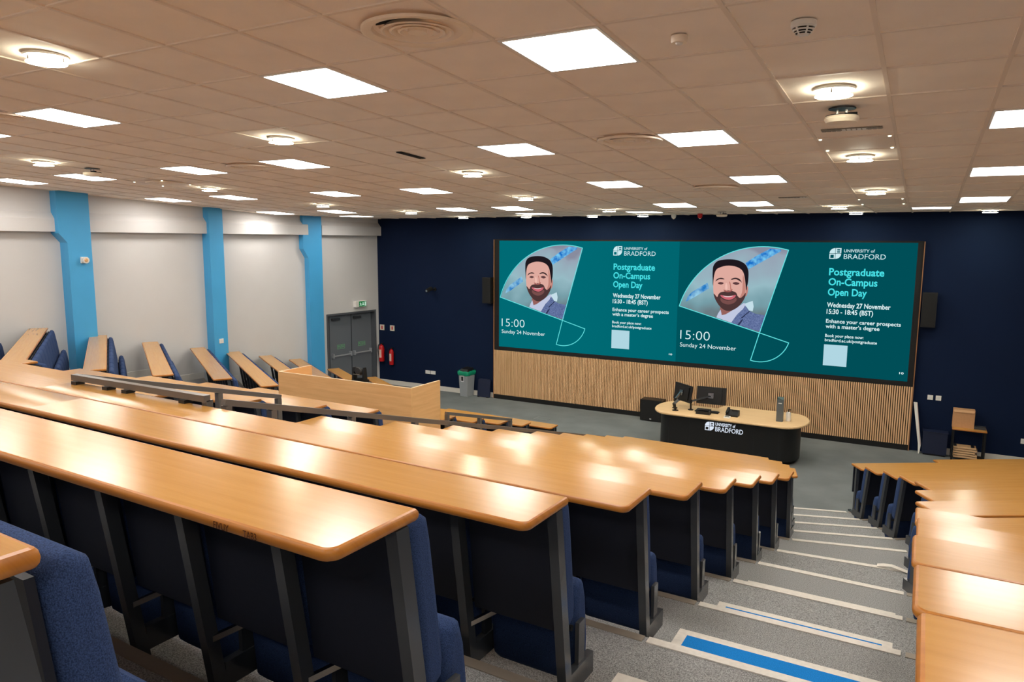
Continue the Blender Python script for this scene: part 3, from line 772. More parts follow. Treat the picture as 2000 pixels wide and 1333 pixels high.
# ------------------------------------------------------------------ screen wall
YS = 15.60; K_ = YS/D_WALL
t = thing('slat_panel', 'oak slatted wall panel with black plinth under the screen', 'wall panel', (-4.67, D_WALL, 0))
L = t.location; PX0, PX1 = -9.28, -.045
m = MB(); m.box(PX0-L.x, PX1-L.x, -.05, -.001, 0, 3.98); m.build('backing', mat('felt_brown', (30, 22, 18), .9), t)
m = MB(); m.box(PX0-L.x, PX1-L.x, -.085, -.06, 0, .11); m.build('plinth', M_BLACK, t)
m = MB(); n_s = 232
for k in range(n_s):
    x = PX0+(PX1-PX0)*(k+.5)/n_s-L.x; m.box(x-.0125, x+.0125, -.085, -.05, .11, 1.235)
stuff(m.build('slats', M_SLAT, t, uvdir=(1, 0)))
for x in (PX0-.012, PX1-.004):
    m = MB(); m.box(x-L.x, x+.016-L.x, -.088, -.001, .0, 3.97); m.build('edge_batten', mat('copper_oak', (150, 104, 66), .45), t)
SX0, SX1, SZ0, SZ1 = -9.14, -.15, 1.33, 3.947
t = thing('led_screen', 'huge LED screen showing two teal university slides side by side', 'screen', (-4.645, YS+.01, SZ0))
LV = t.location
m = MB(); m.box(PX0+.01-LV.x, PX1-.01-LV.x, .0, .012, 1.235-LV.z, 3.965-LV.z); m.build('bezel', M_BLACKM, t)
def teal(name, c0, c1):
    m = bpy.data.materials.new(name); m.use_nodes = True; nt = m.node_tree; nt.nodes.clear()
    tc = nt.nodes.new('ShaderNodeTexCoord'); g = nt.nodes.new('ShaderNodeSeparateXYZ'); mr = nt.nodes.new('ShaderNodeMapRange')
    mr.inputs['From Min'].default_value = -2.3; mr.inputs['From Max'].default_value = 2.3
    mx = nt.nodes.new('ShaderNodeMix'); mx.data_type = 'RGBA'; mx.inputs[6].default_value = (*lin(c0), 1); mx.inputs[7].default_value = (*lin(c1), 1)
    e = nt.nodes.new('ShaderNodeEmission'); e.inputs[1].default_value = 1/(2**EXPO); o = nt.nodes.new('ShaderNodeOutputMaterial')
    nt.links.new(tc.outputs['Object'], g.inputs[0]); nt.links.new(g.outputs['X'], mr.inputs[0]); nt.links.new(mr.outputs[0], mx.inputs[0]); nt.links.new(mx.outputs[2], e.inputs[0]); nt.links.new(e.outputs[0], o.inputs[0])
    return m
TL_ = teal('slide_teal_a', (0, 106, 116), (0, 96, 106)); TR_ = teal('slide_teal_b', (0, 88, 96), (0, 78, 87))  # LED viewing-angle falloff put into the colours: left slide brighter, right dimmer
E_CY = emit_mat('ink_cyan', (100, 232, 232)); E_TX = emit_mat('ink_pale', (225, 248, 250)); E_HD = emit_mat('ink_heading', (72, 226, 232)); E_LG = emit_mat('ink_logo', (205, 235, 240))
SW = (SX1-SX0)/2
def smooth_closed(P, n=4):
    out = []; N = len(P)
    for i in range(N):
        p0, p1, p2, p3 = (Vector(P[(i+k-1) % N]) for k in range(4))
        for s in range(n):
            u = s/n; out.append(.5*((2*p1)+(p2-p0)*u+(2*p0-5*p1+4*p2-p3)*u*u+(3*p1-p0-3*p2+p3)*u**3))
    return out
def noise_emit(name, a, b, scale, sz=(1, 1, 1)):
    if name in MATS: return MATS[name]
    m = bpy.data.materials.new(name); m.use_nodes = True; nt = m.node_tree; nt.nodes.clear()
    tc = nt.nodes.new('ShaderNodeTexCoord'); mp = nt.nodes.new('ShaderNodeMapping'); mp.inputs['Scale'].default_value = sz
    n = nt.nodes.new('ShaderNodeTexNoise'); n.inputs['Scale'].default_value = scale
    r = nt.nodes.new('ShaderNodeValToRGB'); r.color_ramp.elements[0].position = .35; r.color_ramp.elements[1].position = .65
    r.color_ramp.elements[0].color = (*lin(a), 1); r.color_ramp.elements[1].color = (*lin(b), 1)
    e = nt.nodes.new('ShaderNodeEmission'); e.inputs[1].default_value = 1/(2**EXPO); o = nt.nodes.new('ShaderNodeOutputMaterial')
    nt.links.new(tc.outputs['Object'], mp.inputs[0]); nt.links.new(mp.outputs[0], n.inputs['Vector']); nt.links.new(n.outputs['Fac'], r.inputs[0]); nt.links.new(r.outputs[0], e.inputs[0]); nt.links.new(e.outputs[0], o.inputs[0])
    MATS[name] = m; return m
# portrait outlines read off the slide, as offsets from its upper left corner
def cr(cx, cy):
    P = on_y(1320+cx*.1875, 470+cy*.18755, YS); return (P.x+4.645, 3.945-P.z)
APEX = (1.751, 1.861)
SHAPES = [
 ('photo_strip', [(725, 235), (850, 155), (985, 85), (1090, 95), (1098, 112), (755, 302)], noise_emit('led_blue', (20, 110, 200), (120, 200, 240), 9), False),
 ('photo_strip', [(120, 590), (165, 540), (330, 440), (345, 500), (180, 600), (100, 640)], noise_emit('led_blue2', (30, 120, 195), (150, 205, 230), 6), False),
 ('chair_back', [(715, 660), (800, 630), (810, 690), (800, 740), (760, 730)], emit_mat('p_white', (196, 222, 232)), False),
 ('neck', [(470, 690), (560, 720), (650, 690), (600, 740), (520, 790), (480, 812), (460, 760)], emit_mat('p_neck', (150, 98, 92)), True),
 ('shirt', [(421, 803), (440, 760), (466, 722), (478, 780), (520, 770), (620, 710), (712, 650), (735, 690), (640, 775), (578, 858)], emit_mat('p_shirt', (192, 200, 224)), False),
 ('jacket', [(575, 860), (610, 810), (640, 770), (700, 715), (720, 680), (765, 735), (830, 765), (932, 782), (882, 952), (760, 918)], noise_emit('p_jacket', (78, 94, 140), (112, 128, 172), 60), False),
 ('lapel_shadow', [(640, 880), (690, 822), (700, 826), (660, 886)], emit_mat('p_dark', (40, 48, 78)), False),
 ('lapel_shadow', [(680, 805), (765, 735), (770, 742), (690, 812)], emit_mat('p_dark', (40, 48, 78)), False),
 ('ear', [(722, 480), (742, 474), (753, 500), (748, 545), (732, 582), (722, 570)], emit_mat('p_ear', (192, 128, 118)), True),
 ('hair', [(384, 400), (384, 320), (392, 265), (425, 222), (475, 204), (540, 197), (610, 200), (670, 216), (722, 248), (750, 295), (758, 350), (753, 430), (742, 478), (722, 520), (600, 420), (470, 400), (395, 480)], emit_mat('p_hair', (30, 24, 30)), True),
 ('face', [(390, 470), (398, 375), (416, 315), (450, 286), (530, 264), (610, 270), (672, 296), (706, 340), (720, 410), (728, 480), (728, 560), (700, 625), (650, 682), (590, 722), (540, 730), (490, 712), (446, 668), (412, 612), (395, 560)], emit_mat('p_skin', (222, 170, 158)), True),
 ('face_shade', [(700, 360), (716, 420), (724, 490), (722, 550), (700, 600), (668, 600), (690, 540), (696, 470)], emit_mat('p_skin2', (192, 132, 120)), True),
 ('beard', [(393, 555), (412, 570), (432, 590), (446, 560), (470, 540), (520, 530), (545, 522), (590, 528), (628, 545), (645, 580), (672, 600), (705, 575), (728, 545), (722, 590), (695, 640), (650, 692), (590, 728), (540, 735), (490, 716), (446, 672), (412, 615)], emit_mat('p_beard', (78, 54, 54)), True),
 ('chin_skin', [(470, 600), (500, 618), (540, 628), (590, 620), (625, 598), (632, 625), (600, 655), (545, 668), (492, 652), (468, 628)], emit_mat('p_chin', (120, 78, 76)), True),
 ('lips', [(466, 570), (520, 578), (560, 580), (625, 570), (605, 602), (560, 620), (515, 612), (482, 594)], emit_mat('p_lips', (206, 104, 116)), True),
 ('teeth', [(494, 576), (540, 582), (598, 577), (580, 587), (540, 591), (508, 586)], emit_mat('p_teeth', (232, 206, 208)), True),
 ('eyebrow', [(412, 428), (432, 402), (470, 390), (502, 398), (504, 407), (462, 404), (436, 414)], emit_mat('p_brow', (48, 34, 38)), True),
 ('eyebrow', [(578, 402), (620, 389), (664, 402), (690, 440), (668, 424), (625, 404), (584, 411)], emit_mat('p_brow', (48, 34, 38)), True),
 ('eye', [(438, 448), (460, 434), (490, 438), (500, 448), (472, 460)], emit_mat('p_eye', (92, 60, 62)), True),
 ('eye', [(592, 446), (622, 434), (652, 440), (664, 452), (630, 464)], emit_mat('p_eye', (84, 54, 56)), True),
 ('nose', [(498, 512), (520, 520), (545, 528), (572, 520), (592, 508), (580, 532), (545, 540), (512, 532)], emit_mat('p_nose', (160, 92, 88)), True),
 ('nose', [(556, 430), (570, 440), (580, 500), (590, 512), (570, 515), (566, 470)], emit_mat('p_nose2', (190, 124, 112)), True),
 ('glint', [(520, 450), (534, 450), (540, 500), (528, 512), (516, 500)], emit_mat('p_glint', (240, 190, 178)), True),
]
R_BIG = 1.768
def sector(r, a0, a1, n=28): return [(APEX[0]+r*math.cos(a0+(a1-a0)*k/n), APEX[1]-r*math.sin(a0+(a1-a0)*k/n)) for k in range(n+1)]
aL = math.atan2(APEX[1]-1.392, .070-APEX[0]); aR = math.atan2(APEX[1]-.168, 2.228-APEX[0])
sL = math.atan2(APEX[1]-2.447, 1.599-APEX[0]); sR = math.atan2(APEX[1]-2.026, 2.328-APEX[0])
R_SM = .605
def photo_bg():
    m = bpy.data.materials.new('photo_background'); m.use_nodes = True; nt = m.node_tree; nt.nodes.clear()
    tc = nt.nodes.new('ShaderNodeTexCoord'); g = nt.nodes.new('ShaderNodeSeparateXYZ'); ad = nt.nodes.new('ShaderNodeMath'); ad.operation = 'MULTIPLY_ADD'; ad.inputs[1].default_value = .45
    n = nt.nodes.new('ShaderNodeTexNoise'); n.inputs['Scale'].default_value = 1.4; ad2 = nt.nodes.new('ShaderNodeMath'); ad2.operation = 'MULTIPLY_ADD'; ad2.inputs[1].default_value = .5
    r = nt.nodes.new('ShaderNodeValToRGB'); el = r.color_ramp.elements; el[0].position = .30; el[0].color = (*lin((104, 112, 118)), 1); el[1].position = 1.25; el[1].color = (*lin((136, 140, 158)), 1)
    for p, c in ((.5, (118, 158, 168)), (.72, (150, 186, 196)), (.95, (150, 164, 180))): q = el.new(p); q.color = (*lin(c), 1)
    e = nt.nodes.new('ShaderNodeEmission'); e.inputs[1].default_value = 1/(2**EXPO); o = nt.nodes.new('ShaderNodeOutputMaterial'); L_ = nt.links.new
    L_(tc.outputs['Object'], g.inputs[0]); L_(g.outputs['Z'], ad.inputs[0]); ad.inputs[2].default_value = -.35; L_(tc.outputs['Object'], n.inputs['Vector']); L_(n.outputs['Fac'], ad2.inputs[0]); L_(ad.outputs[0], ad2.inputs[2]); L_(ad2.outputs[0], r.inputs[0]); L_(r.outputs[0], e.inputs[0]); L_(e.outputs[0], o.inputs[0])
    return m
M_PHOTO = photo_bg()
def slide(x0, tealm):
    """one slide: flat coloured shapes on the screen surface (u to the right, v down)"""
    z0 = SZ1; layer = [0]
    sl_ = None
    def flat(name, pts, m_, par):
        layer[0] += 1; d = -.0012*layer[0]
        mb = MB(); mb.poly([(x0+p[0]-LV.x, d, z0-p[1]-LV.z) for p in pts]); return mb.build(name, m_, par)
    base = MB(); base.box(x0-LV.x, x0+SW-LV.x, -.001, .0, SZ0-LV.z, SZ1-LV.z)
    s = base.build('slide', tealm, t)
    flat('portrait_photo', [APEX]+sector(R_BIG, aR, aL), M_PHOTO, s)
    for nm, pts, m_, sm in SHAPES:
        q = [cr(*p) for p in pts]
        flat(nm, [tuple(v) for v in smooth_closed(q)] if sm else q, m_, s)
    layer[0] += 1
    def outline(pts, wd=.016):
        mb = MB(); d = -.0012*(layer[0]+1); N = len(pts)
        A = [Vector(p) for p in pts]
        for k in range(N):
            a, b = A[k], A[(k+1) % N]; e_ = (b-a).normalized(); nn = Vector((-e_.y, e_.x))*wd/2; a = a-e_*wd*.3; b = b+e_*wd*.3
            mb.poly([(x0+p.x-LV.x, d, z0-p.y-LV.z) for p in (a-nn, b-nn, b+nn, a+nn)])
        return mb.build('sector_outline', E_CY, s)
    outline([APEX]+sector(R_BIG, aR, aL)); outline([APEX]+sector(R_SM, sL, sR, 16))
    def tx(body, u, v, w_, h_, m_, bold=0.0, spacing=1.0):
        layer_d = -.0012*(layer[0]+2)
        M = Matrix.Translation((x0+u-LV.x, layer_d, z0-v-LV.z)) @ Matrix.Rotation(math.radians(90), 4, 'X')
        text_obj('slide_text', body, s, M, m_, width=w_, height=h_, bold=bold, spacing=spacing)
    logo(s, (x0+2.99-LV.x, -.0012*(layer[0]+2), z0-.319-LV.z), .21, E_LG)
    tx('UNIVERSITY of', 3.245, .188, .54, .080, E_LG, .012); tx('BRADFORD', 3.248, .316, .728, .138, E_LG)
    tx('Postgraduate', 3.005, .635, .968, .195, E_HD, .022); tx('On-Campus', 3.005, .830, .863, .195, E_HD, .022); tx('Open Day', 3.005, 1.030, .693, .195, E_HD, .022)
    tx('Wednesday 27 November', 3.005, 1.262, 1.115, .132, E_TX, .018); tx('15:30 - 18:45 (BST)', 3.005, 1.393, .825, .132, E_TX, .018)
    tx('Enhance your career prospects', 3.005, 1.572, 1.31, .105, E_TX, .015); tx('with a master\u2019s degree', 3.005, 1.676, .955, .105, E_TX, .015)
    tx('Book your place now:', 3.005, 1.853, .69, .082, E_TX, .014); tx('bradford.ac.uk/postgraduate', 3.005, 1.942, .93, .082, E_TX, .014)
    tx('15:00', .095, 2.10, .64, .285, E_TX, -.014); tx('Sunday 24 November', .095, 2.268, 1.20, .132, E_TX, -.002)
    layer[0] += 1
    flat('white_card', [(2.997, 2.425), (3.425, 2.425), (3.425, 2.005), (2.997, 2.005)], emit_mat('card_pale', (176, 214, 226)), s)
    tx('\u2713', 4.355, 2.475, .06, .07, E_TX, .02) if False else tx('10', 4.35, 2.478, .075, .055, E_TX, .02)
def logo(par, org, S, m_):
    """four-part leaf emblem: quarters with rounded outer corners upper left and lower right"""
    x, d, z = org; g = .04*S; h = S/2-g/2
    def q(pts): mb = MB(); mb.poly([(x+a, d, z+b) for a, b in pts]); mb.build('emblem', m_, par)
    arc = [(h+math.cos(a)*h, S-h+math.sin(a)*h) for a in [math.pi-(math.pi/2)*k/6 for k in range(7)]]
    q([(h, S-h), (0, S-h)][::1]+arc[1:])
    # upper right: square with two slots
    for b0, b1 in ((S-h, S-h*.86), (S-h*.62, S-h*.46), (S-h*.22, S)): q([(S-h, b0), (S, b0), (S, b1), (S-h, b1)])
    q([(S-h, S-h), (S-h*.75, S-h), (S-h*.75, S), (S-h, S)]); q([(S-h*.2, S-h), (S, S-h), (S, S), (S-h*.2, S)])
    # lower left: frame
    for a0, a1, b0, b1 in ((0, h, 0, h*.18), (0, h, h*.8, h), (0, h*.18, 0, h), (h*.8, h, 0, h)): q([(a0, b0), (a1, b0), (a1, b1), (a0, b1)])
    arc2 = [(S-h+math.cos(a)*h, h+math.sin(a)*h) for a in [-(math.pi/2)*(1-k/6) for k in range(7)]]
    q([(S-h, h)]+arc2)
slide(SX0, TL_); slide(SX0+SW, TR_)
# side loudspeakers
for x, lab in ((-9.43, 'black loudspeaker on the navy wall at the door side of the screen'), (.11, 'black loudspeaker on the navy wall above the small table')):
    t = thing('wall_speaker', lab, 'loudspeaker', (x, D_WALL, 2.40))
    m = MB(); m.box(-.12, .12, -.20, -.04, 0, .64); m.build('cabinet', M_BLACK, t)
    m = MB(); m.box(-.11, .11, -.208, -.20, .015, .625); m.build('grille', M_BLACKM, t)
    m = MB(); m.box(-.05, .05, -.04, 0, .2, .44); m.build('bracket', M_BLACK, t)
# wall camera
t = thing('wall_camera', 'small black camera on an arm on the navy wall', 'camera', (-11.12, D_WALL, 2.68))
m = MB(); m.tube((0, 0, 0), (0, -.02, 0), .05, 16); m.build('wall_plate', M_BLACK, t)
m = MB(); m.tube((0, -.02, 0), (0, -.12, -.01), .015, 10); m.build('arm', M_BLACK, t)
m = MB(); m.tube((-.05, -.10, .02), (-.05, -.30, -.03), .055, 16, .05); m.build('body', M_BLACKM, t)
m = MB(); m.tube((-.05, -.30, -.03), (-.05, -.31, -.032), .03, 12); m.build('lens', M_CHROME, t)

# ------------------------------------------------------------------ lectern
def racetrack(x0, x1, y0, y1, n=14, bow=.0):
    """oval desk outline CCW, half round ends, front edge bowed towards the seats"""
    r = (y1-y0)/2; c0, c1 = x0+r*.62, x1-r*.62; P = []
    for k in range(n+1): a = -math.pi/2+math.pi*k/n; P.append((c1+r*.62*math.cos(a), (y0+y1)/2+r*math.sin(a)))
    for k in range(n+1): a = math.pi/2+math.pi*k/n; P.append((c0+r*.62*math.cos(a), (y0+y1)/2+r*math.sin(a)))
    return P
LZ = .74
t = thing('lectern', 'oval black lectern with pale oak top and white university lettering', 'lectern', (-3.03, 13.8, 0)); L = t.location
out = racetrack(-1.41, 1.41, -.60, .62)
# notch for the presenter at the back
nt_ = [(-.10, .62), (-.24, .62), (-.30, .30), (-.82, .30), (-.86, .62)]
pts = out[:15]+nt_[:]+out[15:]
mb = board(pts, [True]*len(pts), LZ, .04); mb.m = [m_ for m_ in mb.m]; mb.build('top', [M_OAK, M_OAK], t, True, uvdir=(1, 0), angle=30)
body = racetrack(-1.28, 1.28, -.48, .40)
m = MB(); m.prism(body, .07, LZ-.04); m.build('body', M_BLACK, t, True)
m = MB(); m.prism(racetrack(-1.22, 1.22, -.42, .34), 0, .07); m.build('plinth', M_BLACKM, t, True)
for x in (-1.02, -.62, .55, .98):
    m = MB(); m.box(x-.004, x+.004, -.4815, -.478, .08, LZ-.05); m.build('panel_joint', M_LEGD, t)
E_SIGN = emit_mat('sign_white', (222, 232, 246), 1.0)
M = Matrix.Translation((.0, -.486, .585)) @ Matrix.Rotation(math.radians(90), 4, 'X')
text_obj('lettering', 'UNIVERSITY of', t, Matrix.Translation((-.14, 0, .0)) @ M, E_SIGN, width=.36, height=.085, bold=.02)
text_obj('lettering', 'BRADFORD', t, Matrix.Translation((-.14, 0, -.105)) @ M, E_SIGN, width=.50, height=.125, bold=.01)
logo(t, (-.33, -.486, .48), .165, E_SIGN)
def monitor(x, y, z, rz, tilt, label, ax, ay):
    t = thing('monitor', label, 'monitor', (x, y, z))
    R = Matrix.Rotation(rz, 3, 'Z') @ Matrix.Rotation(tilt, 3, 'X'); C_ = Vector((0, 0, .30))
    def tr(mb): mb.v = [tuple(R @ Vector(p)+C_) for p in mb.v]; return mb
    m = MB(); m.box(-.27, .27, -.012, .012, -.165, .165); m.box(-.20, .20, -.032, -.012, -.12, .13); tr(m).build('housing', M_BLACK, t)
    m = MB(); m.box(-.26, .26, .012, .014, -.155, .155); tr(m).build('display', mat('display_dark', (20, 24, 30), .15), t)
    m = MB(); m.box(-.05, .05, -.055, -.032, -.05, .05); tr(m).build('mount_plate', M_CHROME, t)
    p0 = R @ Vector((0, -.06, 0))+C_; p1 = Vector((ax, ay, .17)); p2 = Vector((ax, ay, 0))
    m = MB(); m.bar(p0, p1, .035, .035); m.build('arm', M_CHROME, t)
    m = MB(); m.tube(p1+Vector((0, 0, .03)), p1-Vector((0, 0, .03)), .028, 12); m.build('arm_joint', M_BLACK, t)
    m = MB(); m.tube(p1, p2, .018, 10); m.tube(p2, p2+Vector((0, 0, .012)), .05, 14); m.build('post', M_BLACK, t)
monitor(-3.93, 13.80, LZ, math.radians(-38), math.radians(-8), 'black monitor on an arm at the rounded lectern end, turned aside', -.12, -.12)
monitor(-3.38, 13.78, LZ, math.radians(4), math.radians(-8), 'black monitor on an arm facing straight back on the lectern', -.36, -.10)
t = thing('keyboard', 'black keyboard on the lectern behind the monitor', 'keyboard', (-3.42, 13.66, LZ))
m = MB(); m.box(-.22, .22, -.07, .07, 0, .018); m.build('case', M_BLACK, t)
for r_ in range(4):
    m = MB(); m.box(-.205, .205, -.055+r_*.03, -.032+r_*.03, .018, .024); m.build('key_row', M_LEGD, t)
t = thing('control_box', 'small black control box in front of the keyboard', 'box', (-3.44, 13.47, LZ))
m = MB(); m.rings([[(x, y, z) for x, y, z in ((s_*.13, -.06, 0), (s_*.13, .07, 0), (s_*.13, .07, .09), (s_*.13, -.06, .06))] for s_ in (-1, 1)]); m.build('case', M_BLACK, t)
m = MB(); m.bar((-.1, 0, .082), (.1, 0, .082), .09, .006); m.build('lid', M_LEGD, t)
t = thing('desk_phone', 'black desk phone on the lectern beside the keyboard', 'phone', (-2.93, 13.60, LZ))
m = MB(); m.rings([[(s_*.11, -.09, 0), (s_*.11, .09, 0), (s_*.11, .09, .10), (s_*.11, .05, .11), (s_*.11, -.09, .03)] for s_ in (-1, 1)]); m.build('base', M_BLACK, t)
m = MB(); m.bar((-.09, -.08, .06), (-.09, .08, .125), .045, .03); m.build('handset', M_BLACKM, t)
m = MB(); m.box(-.02, .09, .0, .004, .09, .12); m.build('display', M_LEGD, t)
t = thing('card_reader', 'small white card reader at the lectern edge', 'card reader', (-2.98, 13.38, LZ))
m = MB(); m.rings([[(s_*.055, -.04, 0), (s_*.055, .04, 0), (s_*.055, .04, .03), (s_*.055, -.04, .015)] for s_ in (-1, 1)]); m.build('case', M_PLWHITE, t)
m = MB(); m.box(-.04, .04, -.02, .02, .024, .027); m.build('slot', M_LEGD, t)
t = thing('desk_camera', 'small black tripod clamp on the lectern between the arms', 'clamp', (-3.98, 13.48, LZ))
m = MB(); m.tube((0, 0, 0), (0, 0, .012), .06, 16); m.build('base', M_BLACK, t)
m = MB(); m.tube((0, 0, .012), (-.03, 0, .14), .02, 10, .035); m.build('stem', M_BLACK, t)
m = MB(); m.bar((-.03, 0, .13), (.06, 0, .22), .05, .05); m.build('head', M_CHROME, t)
t = thing('document_camera', 'tall grey document camera column on the lectern', 'document camera', (-2.10, 13.62, LZ))
m = MB(); m.box(-.055, .055, -.05, .05, 0, .40); m.build('column', mat('visualiser_grey', (92, 98, 100), .4), t)
m = MB(); m.rings([[(-.05, -.045, .40), (.05, -.045, .40), (.05, .045, .40), (-.05, .045, .40)], [(-.05, -.045, .44), (.0, -.045, .42), (.05, .045, .44), (-.05, .045, .44)]]); m.build('head', mat('visualiser_teal', (70, 92, 92), .4), t)
m = MB(); m.box(-.03, .03, -.052, -.05, .33, .345); m.build('badge', M_PLWHITE, t)
t = thing('spray_bottle', 'white pump bottle beside the grey column on the lectern', 'bottle', (-1.97, 13.72, LZ))
m = MB(); m.lathe([(.04, 0), (.042, .02), (.042, .14), (.03, .165), (.014, .17)], n=18); m.build('bottle', M_PLWHITE, t, True)
m = MB(); m.tube((0, 0, .17), (0, 0, .20), .012, 8); m.box(-.01, .045, -.01, .01, .20, .215); m.build('pump', M_BLACK, t)

# ------------------------------------------------------------------ stage furniture
t = thing('subwoofer', 'black floor loudspeaker cabinet against the slats beside the lectern', 'loudspeaker', (-5.06, 15.40, 0))
m = MB(); m.box(-.24, .24, -.13, .16, .015, .48); m.build('cabinet', M_BLACK, t)
m = MB(); m.box(-.225, .225, -.138, -.13, .03, .465); m.build('grille', M_BLACKM, t)
m = MB(); m.box(-.02, .02, -.141, -.138, .05, .065); m.build('badge', M_PRINTW, t)
for x in (-.2, .2):
    m = MB(); m.tube((x, 0, 0), (x, 0, .015), .02, 10); m.build('foot', M_BLACKM, t)
t = thing('waste_bin', 'grey slim bin with green liner against the navy wall', 'bin', (-10.03, 15.50, 0), math.radians(-4))
m = MB()
R = []
for w_, d_, z in ((.115, .13, 0), (.145, .155, .62)): R.append([(-w_, -d_, z), (w_, -d_, z), (w_, d_, z), (-w_, d_, z)])
m.rings(R, capb=False); m.build('body', M_BINGREY, t)
m = MB(); random.seed(3); N = 28; R = []
for z, e in ((.54, .004), (.57, .016), (.63, .02), (.655, .012), (.64, -.01), (.58, -.012)):
    ring = []
    for k in range(N):
        u = k/N*4; sd = int(u); f = u-sd; a, b = ((-1, -1), (1, -1), (1, 1), (-1, 1))[sd], ((1, -1), (1, 1), (-1, 1), (-1, -1))[sd]
        ring.append(((a[0]+(b[0]-a[0])*f)*(.145+e), (a[1]+(b[1]-a[1])*f)*(.155+e), z+random.uniform(-.012, .012)))
    R.append(ring)
m.rings(R, capa=False, capb=False); m.build('liner_bag', M_BAG, t, True, angle=80)
m = MB(); m.rings([[(-.13, -.14, .64), (.13, -.14, .64), (.13, .14, .66), (-.13, .14, .66)], [(-.10, -.1, .70), (.10, -.1, .70), (.10, .12, .73), (-.10, .12, .73)]]); m.build('lid', M_BLACK, t)
m = MB(); m.poly([(-.075, -.152, .38), (.02, -.152, .38), (.02, -.157, .53), (-.075, -.157, .53)]); m.build('label', M_PRINTW, t)
m = MB(); m.poly([(-.06, -.1545, .40), (.005, -.1545, .40), (.005, -.159, .515), (-.06, -.159, .515)]); m.build('label_print', M_BLACKM, t)
def lean_board(x, y, w_, h_, label, rz=0):
    t = thing('leaning_board', label, 'board', (x, y, 0), rz)
    m = MB(); P = [(-w_/2, 0), (w_/2, 0)]+[(w_/2-.05+.05*math.cos(a), h_-.05+.05*math.sin(a)) for a in [k*math.pi/12 for k in range(7)]]+[(-w_/2+.05+.05*math.cos(a), h_-.05+.05*math.sin(a)) for a in [math.pi/2+k*math.pi/12 for k in range(7)]]
    m.rings([[(a, .03*0+b*.12+dy, b) for a, b in P] for dy in (-.02, .02)]); m.build('panel', M_NAVYB, t)
    for x_ in (-w_/2+.05, w_/2-.05):
        m = MB(); m.box(x_-.03, x_+.03, -.05, .05, 0, .02); m.build('foot', M_BLACKM, t)
lean_board(-9.56, 15.56, .36, .46, 'dark navy board with rounded corners leaning by the bin')
t = thing('navy_cabinet', 'low dark navy box against the wall beside the small table', 'cabinet', (.38, 15.50, 0))
m = MB(); m.box(-.20, .20, -.06, .15, .03, .44); m.build('body', M_NAVYB, t)
m = MB(); m.box(-.21, .21, -.07, .155, .44, .455); m.build('lid', M_NAVYB, t)
m = MB(); m.box(-.18, .18, -.05, .14, 0, .03); m.build('plinth', M_BLACKM, t)
t = thing('white_board_strip', 'tall white board standing on edge, leaning against the slat panel end', 'board', (.13, 15.50, 0))
m = MB(); m.rings([[(-.01, -.02, 0), (.012, -.02, 0), (.012, .06, 0), (-.01, .06, 0)], [(-.02, .0, .18), (.03, .0, .18), (.03, .08, .18), (-.02, .08, .18)], [(-.145, .08, .95), (-.085, .08, .95), (-.085, .13, .95), (-.145, .13, .95)]]); m.build('sheet', M_PLWHITE, t)
m = MB(); m.bar((.02, -.01, .17), (-.085, .075, .95), .006, .01); m.build('edge_trim', mat('pink_edge', (206, 180, 172), .5), t)
# side table with cardboard box, device and stacked boards
t = thing('side_table', 'small beech table with black metal legs by the navy wall', 'table', (.90, 15.38, 0))
m = MB(); board([(-.27, -.17), (.27, -.17), (.27, .20), (-.27, .20)], [True]*4, .61, .025, m); m.build('top', [M_DESK, M_EDGE], t, True, uvdir=(1, 0), angle=30)
for x in (-.245, .245):
    for y in (-.145, .175):
        m = MB(); m.bar((x, y, 0), (x, y, .585), .03, .03, up=(0, 1, 0)); m.build('leg', M_BLACK, t)
for x in (-.245, .245):
    m = MB(); m.bar((x, -.13, .08), (x, .16, .08), .025, .02); m.build('rail', M_BLACK, t)
m = MB(); m.box(-.23, .23, -.13, .16, .065, .075); m.build('shelf', M_BLACK, t)
t = thing('cardboard_box', 'brown cardboard box standing open on the small table', 'box', (.80, 15.44, .61))
m = MB(); m.box(-.17, .17, -.07, .10, 0, .33); m.build('carton', M_CARD, t)
m = MB(); m.rings([[(-.17, -.07, .33), (.17, -.07, .33), (.17, -.06, .33), (-.17, -.06, .33)], [(-.155, -.085, .285), (.155, -.085, .285), (.155, -.08, .285), (-.155, -.08, .285)]]); m.build('flap', mat('cardboard_pale', (212, 166, 122), .8), t)
t = thing('grey_adapter', 'grey flat device beside the cardboard box', 'device', (1.06, 15.40, .61))
m = MB(); m.box(-.09, .09, -.06, .07, 0, .05); m.build('case', M_LEG, t)
m = MB(); m.tube((.08, -.03, .0), (.08, -.03, .06), .012, 10); m.build('antenna', M_BLACK, t)
for k in range(5):
    o_ = thing('wood_offcut', 'pale board in the stack under the small table', 'board', (.85+random.uniform(-.02, .03), 15.37, .075+k*.043), random.uniform(-.05, .05), 'boards stacked under the small table')
    m = MB(); m.box(-.19, .18, -.10, .10, 0, .03); m.build('plank', mat('plank_pale', (214, 176, 132), .7), o_)
    m = MB(); m.box(-.17, -.12, -.09, .09, .03, .043); m.box(.1, .15, -.09, .09, .03, .043); m.build('spacer', M_LEGD, o_)
# floor box outline
t = thing('floor_box', 'flat grey floor socket lid set in the stage carpet', 'floor socket', (-7.23, 14.27, 0))
m = MB(); m.box(-.16, .16, -.13, .13, 0, .004); m.build('frame', mat('floor_lid', (122, 126, 126), .6), t)
m = MB(); m.box(-.14, .14, -.11, .11, .004, .006); m.build('lid', M_STAGE, t)

